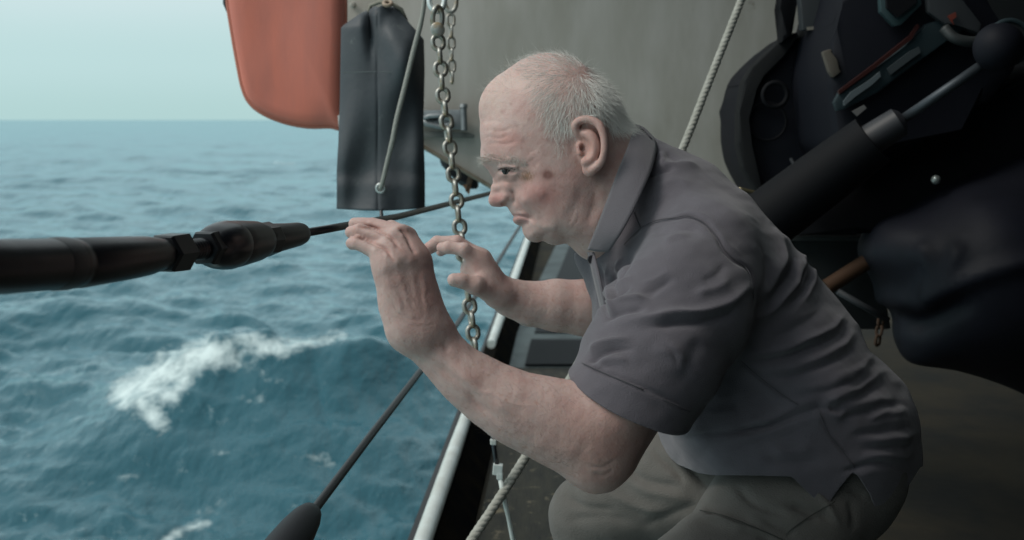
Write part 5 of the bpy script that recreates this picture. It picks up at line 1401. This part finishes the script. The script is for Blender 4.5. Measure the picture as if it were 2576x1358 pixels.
slab('red_mark', [(2384,40),(2404,30),(2406,42),(2396,50),(2400,62),(2392,52)], 2.245, 0.004, mat('mark_red', (0.14, 0.03, 0.02), rough=0.5), eng)
slab('grey_bracket', [(2010,-60),(2090,-60),(2098,0),(2068,50),(2064,72),(2020,76)], 2.5, 0.04, m_grey, eng, bevel=0.005)
slab('front_pillar', [(1962,-60),(2012,-60),(2008,0),(1996,84),(1966,110),(1974,20)], 2.55, 0.06, m_dk, eng, bevel=0.01)
slab('tan_fitting', [(2070,130),(2092,122),(2100,150),(2118,180),(2096,196),(2086,180)], 2.29, 0.02, mat('tan_fitting', (0.08, 0.07, 0.056), rough=0.6), eng, bevel=0.004)
slab('label_plate', [(2030,68),(2072,64),(2074,72),(2032,76)], 2.49, 0.004, mat('tan_plate', (0.18, 0.165, 0.14), rough=0.6), eng)
slab('silver_clip', [(2056,40),(2066,14),(2086,8),(2090,20),(2078,34),(2066,56)], 2.49, 0.006, mat('clip_silver', (0.26, 0.27, 0.25), rough=0.4), eng)
for (x, y) in [(2166, 278)]:
    slab('label', [(x - 22, y + 2), (x + 8, y - 14), (x + 14, y - 6), (x - 10, y + 14)], 2.25, 0.004, mat('label_grey', (0.12, 0.12, 0.12), rough=0.6), eng)
ring('hose_ring', 1930, 305, 2.60, 0.045, 0.003, m_dk, eng, tilt=0.1)
ring('hub_ring', 1950, 238, 2.57, 0.028, 0.006, m_dk, eng)
bm = bmesh.new(); add_tube(bm, [tuple(C(*p)) for p in smooth_path([(2375,70,2.25),(2400,95,2.24),(2440,105,2.24),(2485,100,2.25)], 5)], 0.011, 10)
obj_bm('hose', bm, mat('hose_grey', (0.025, 0.03, 0.031), rough=0.6), eng, smooth=True)
# hydraulic ram
ram = empty('hydraulic_ram', 'black hydraulic ram with a bare steel rod slanting up to the right', 'hydraulic ram', C(2100, 480, 2.2))
bm = bmesh.new(); add_tube(bm, [C(1880, 590, 2.2), C(2050, 462, 2.15), C(2195, 352, 2.1)], [0.062, 0.058, 0.052], 24); obj_bm('cylinder', bm, m_dk, ram, smooth=True, sharp=40)
bm = bmesh.new(); add_tube(bm, [C(2182, 358, 2.1), C(2186, 354, 2.1), C(2262, 306, 2.08), C(2266, 304, 2.08)], [0.026, 0.031, 0.029, 0.022], 20); obj_bm('gland', bm, mat('gland_grey', (0.018, 0.019, 0.023), rough=0.5), ram, smooth=True, sharp=40)
bm = bmesh.new(); add_tube(bm, [C(2262, 306, 2.08), C(2490, 150, 2.0)], 0.0095, 14); obj_bm('piston_rod', bm, mat('rod_steel', (0.05, 0.06, 0.07), rough=0.5, metal=0.5), ram, smooth=True)
bm = bmesh.new(); bmesh.ops.create_uvsphere(bm, u_segments=24, v_segments=16, radius=0.044, matrix=Matrix.Translation(C(2512, 118, 1.98))); obj_bm('ball_end', bm, m_cowl, ram, smooth=True)
ring('ball_collar', 2538, 106, 1.97, 0.038, 0.005, m_band, ram, tilt=0.0)
# davit arm and cradle
dv = empty('davit_arm', 'broad black davit arm running diagonally behind the ram down to the deck', 'davit', C(2250, 560, 2.4))
slab('arm', [(1925,600),(2180,430),(2400,300),(2600,170),(2760,140),(2760,560),(2500,590),(2300,560),(2150,595),(2000,592)], 2.42, 0.25, m_dk, dv, bevel=0.02)
slab('arm_flange', [(2030,520),(2300,350),(2560,200),(2566,212),(2306,364),(2040,534)], 2.36, 0.04, m_cowl, dv, bevel=0.004)
bm = bmesh.new(); bmesh.ops.create_uvsphere(bm, u_segments=12, v_segments=8, radius=0.010, matrix=Matrix.Translation(C(2354, 452, 2.33))); obj_bm('grease_nipple', bm, mat('nipple_steel', (0.30, 0.34, 0.33), rough=0.3, metal=0.5), dv, smooth=True)
bm = bmesh.new(); add_tube(bm, [tuple(C(*p)) for p in smooth_path([(1990,400,2.56),(2012,440,2.5),(2045,480,2.45)], 5)], 0.004, 8); obj_bm('cable', bm, m_grey, dv, smooth=True)
# tarpaulin-covered block on the right
tp = empty('black_tarpaulin', 'large black tarpaulin draped over gear at the right edge of the deck', 'tarpaulin', C(2450, 900, 2.0))
m_tarp = mat('tarp_black', (0.006, 0.007, 0.011), rough=0.55, spec=0.2, var=(0.009, 0.010, 0.016), vscale=6, bump=0.5, bscale=14)
tpi = Inflate([(2200,560),(2168,640),(2198,690),(2245,780),(2268,870),(2288,905),(2400,935),(2576,1005),(2780,1080),(2800,300),(2560,400),(2380,470)], 2.42,
   [(2300,650,170),(2400,700,230),(2600,600,260),(2600,850,240),(2380,850,150),(2280,780,90),(2480,520,200),(2250,650,120)], [], res=0.004, dens=60)
ff = field([tpi]); tV, tQ = mesh_field(ff, (0.66, 2.0, -0.92), (1.72, 2.85, 0.44), 0.012)
tV = relax(tV, tQ, 3); tN = normals(tV, tQ); qx, qy = proj(tV)
dd_ = 0.006 * fnoise(tV, 2.5, 31, 2)
for cur, a_, w_ in [([(2290,790),(2350,752),(2430,705),(2560,665),(2700,640)], 0.016, 22), ([(2280,830),(2360,790),(2460,750)], -0.012, 24), ([(2300,600),(2340,680),(2320,760)], 0.010, 26), ([(2420,600),(2380,690),(2320,770)], 0.010, 24)]:
    dd_ += stroke(qx, qy, cur, a_, w_)
obj_np('cloth', camv(tV + tN * dd_[:, None]), tQ, m_tarp, tp)
# deck gear between man and tarpaulin
slabm = mat('chest_dark', (0.030, 0.034, 0.036), rough=0.6, var=(0.02, 0.022, 0.022), vscale=8)
ch = empty('deck_locker', 'low dark grey deck locker behind the back of the man', 'locker', C(2080, 700, 2.9))
slab('locker_body', [(1960,604),(2185,604),(2220,700),(2245,830),(2000,830),(1960,700)], 2.75, 0.35, slabm, ch, bevel=0.01)
slab('locker_lid', [(1950,592),(2190,594),(2194,606),(1950,606)], 2.72, 0.40, mat('lid_dark', (0.045, 0.05, 0.05), rough=0.5), ch, bevel=0.004)
bm = bmesh.new(); add_tube(bm, [C(2080, 722, 2.45), C(2185, 655, 2.45)], 0.018, 10)
o = obj_bm('orange_strap', bm, mat('webbing_orange', (0.055, 0.024, 0.009), rough=0.8), smooth=True, sharp=40, origin=C(2130, 690, 2.45)); tag(o, 'faded orange lashing strap stretched across the dark locker', 'strap')
bm = bmesh.new(); add_tube(bm, [C(2108, 733, 2.4), C(2235, 806, 2.4)], 0.007, 8)
o = obj_bm('grey_bar', bm, m_grey, smooth=True, origin=C(2170, 770, 2.4)); tag(o, 'thin grey metal bar lying slanted beside the locker', 'bar')
# ring hook sticking out behind the shoulder
hk = smooth_path([(1858,474,2.2),(1900,484,2.2),(1930,490,2.2),(1944,502,2.2),(1936,513,2.2),(1900,508,2.2),(1866,494,2.2),(1850,486,2.2)], 5)
bm = bmesh.new(); add_tube(bm, [C(*p) for p in hk], 0.0038, 10)
o = obj_bm('steel_hook', bm, mat('brassy_steel', (0.20, 0.17, 0.10), rough=0.3, metal=0.7), smooth=True, origin=C(1900, 495, 2.2)); tag(o, 'long narrow steel ring hook showing just behind the shoulder', 'hook')
# rusty chain bit beside the bar
chain('short_chain', 'short rusty chain hanging beside the grey bar behind the back', [(2218,795,2.45),(2212,830,2.45),(2206,870,2.45)], 0.0035, 0.022, 0.021, a0=0.5, cmat=mat('chain_rust', (0.045, 0.022, 0.010), rough=0.8))
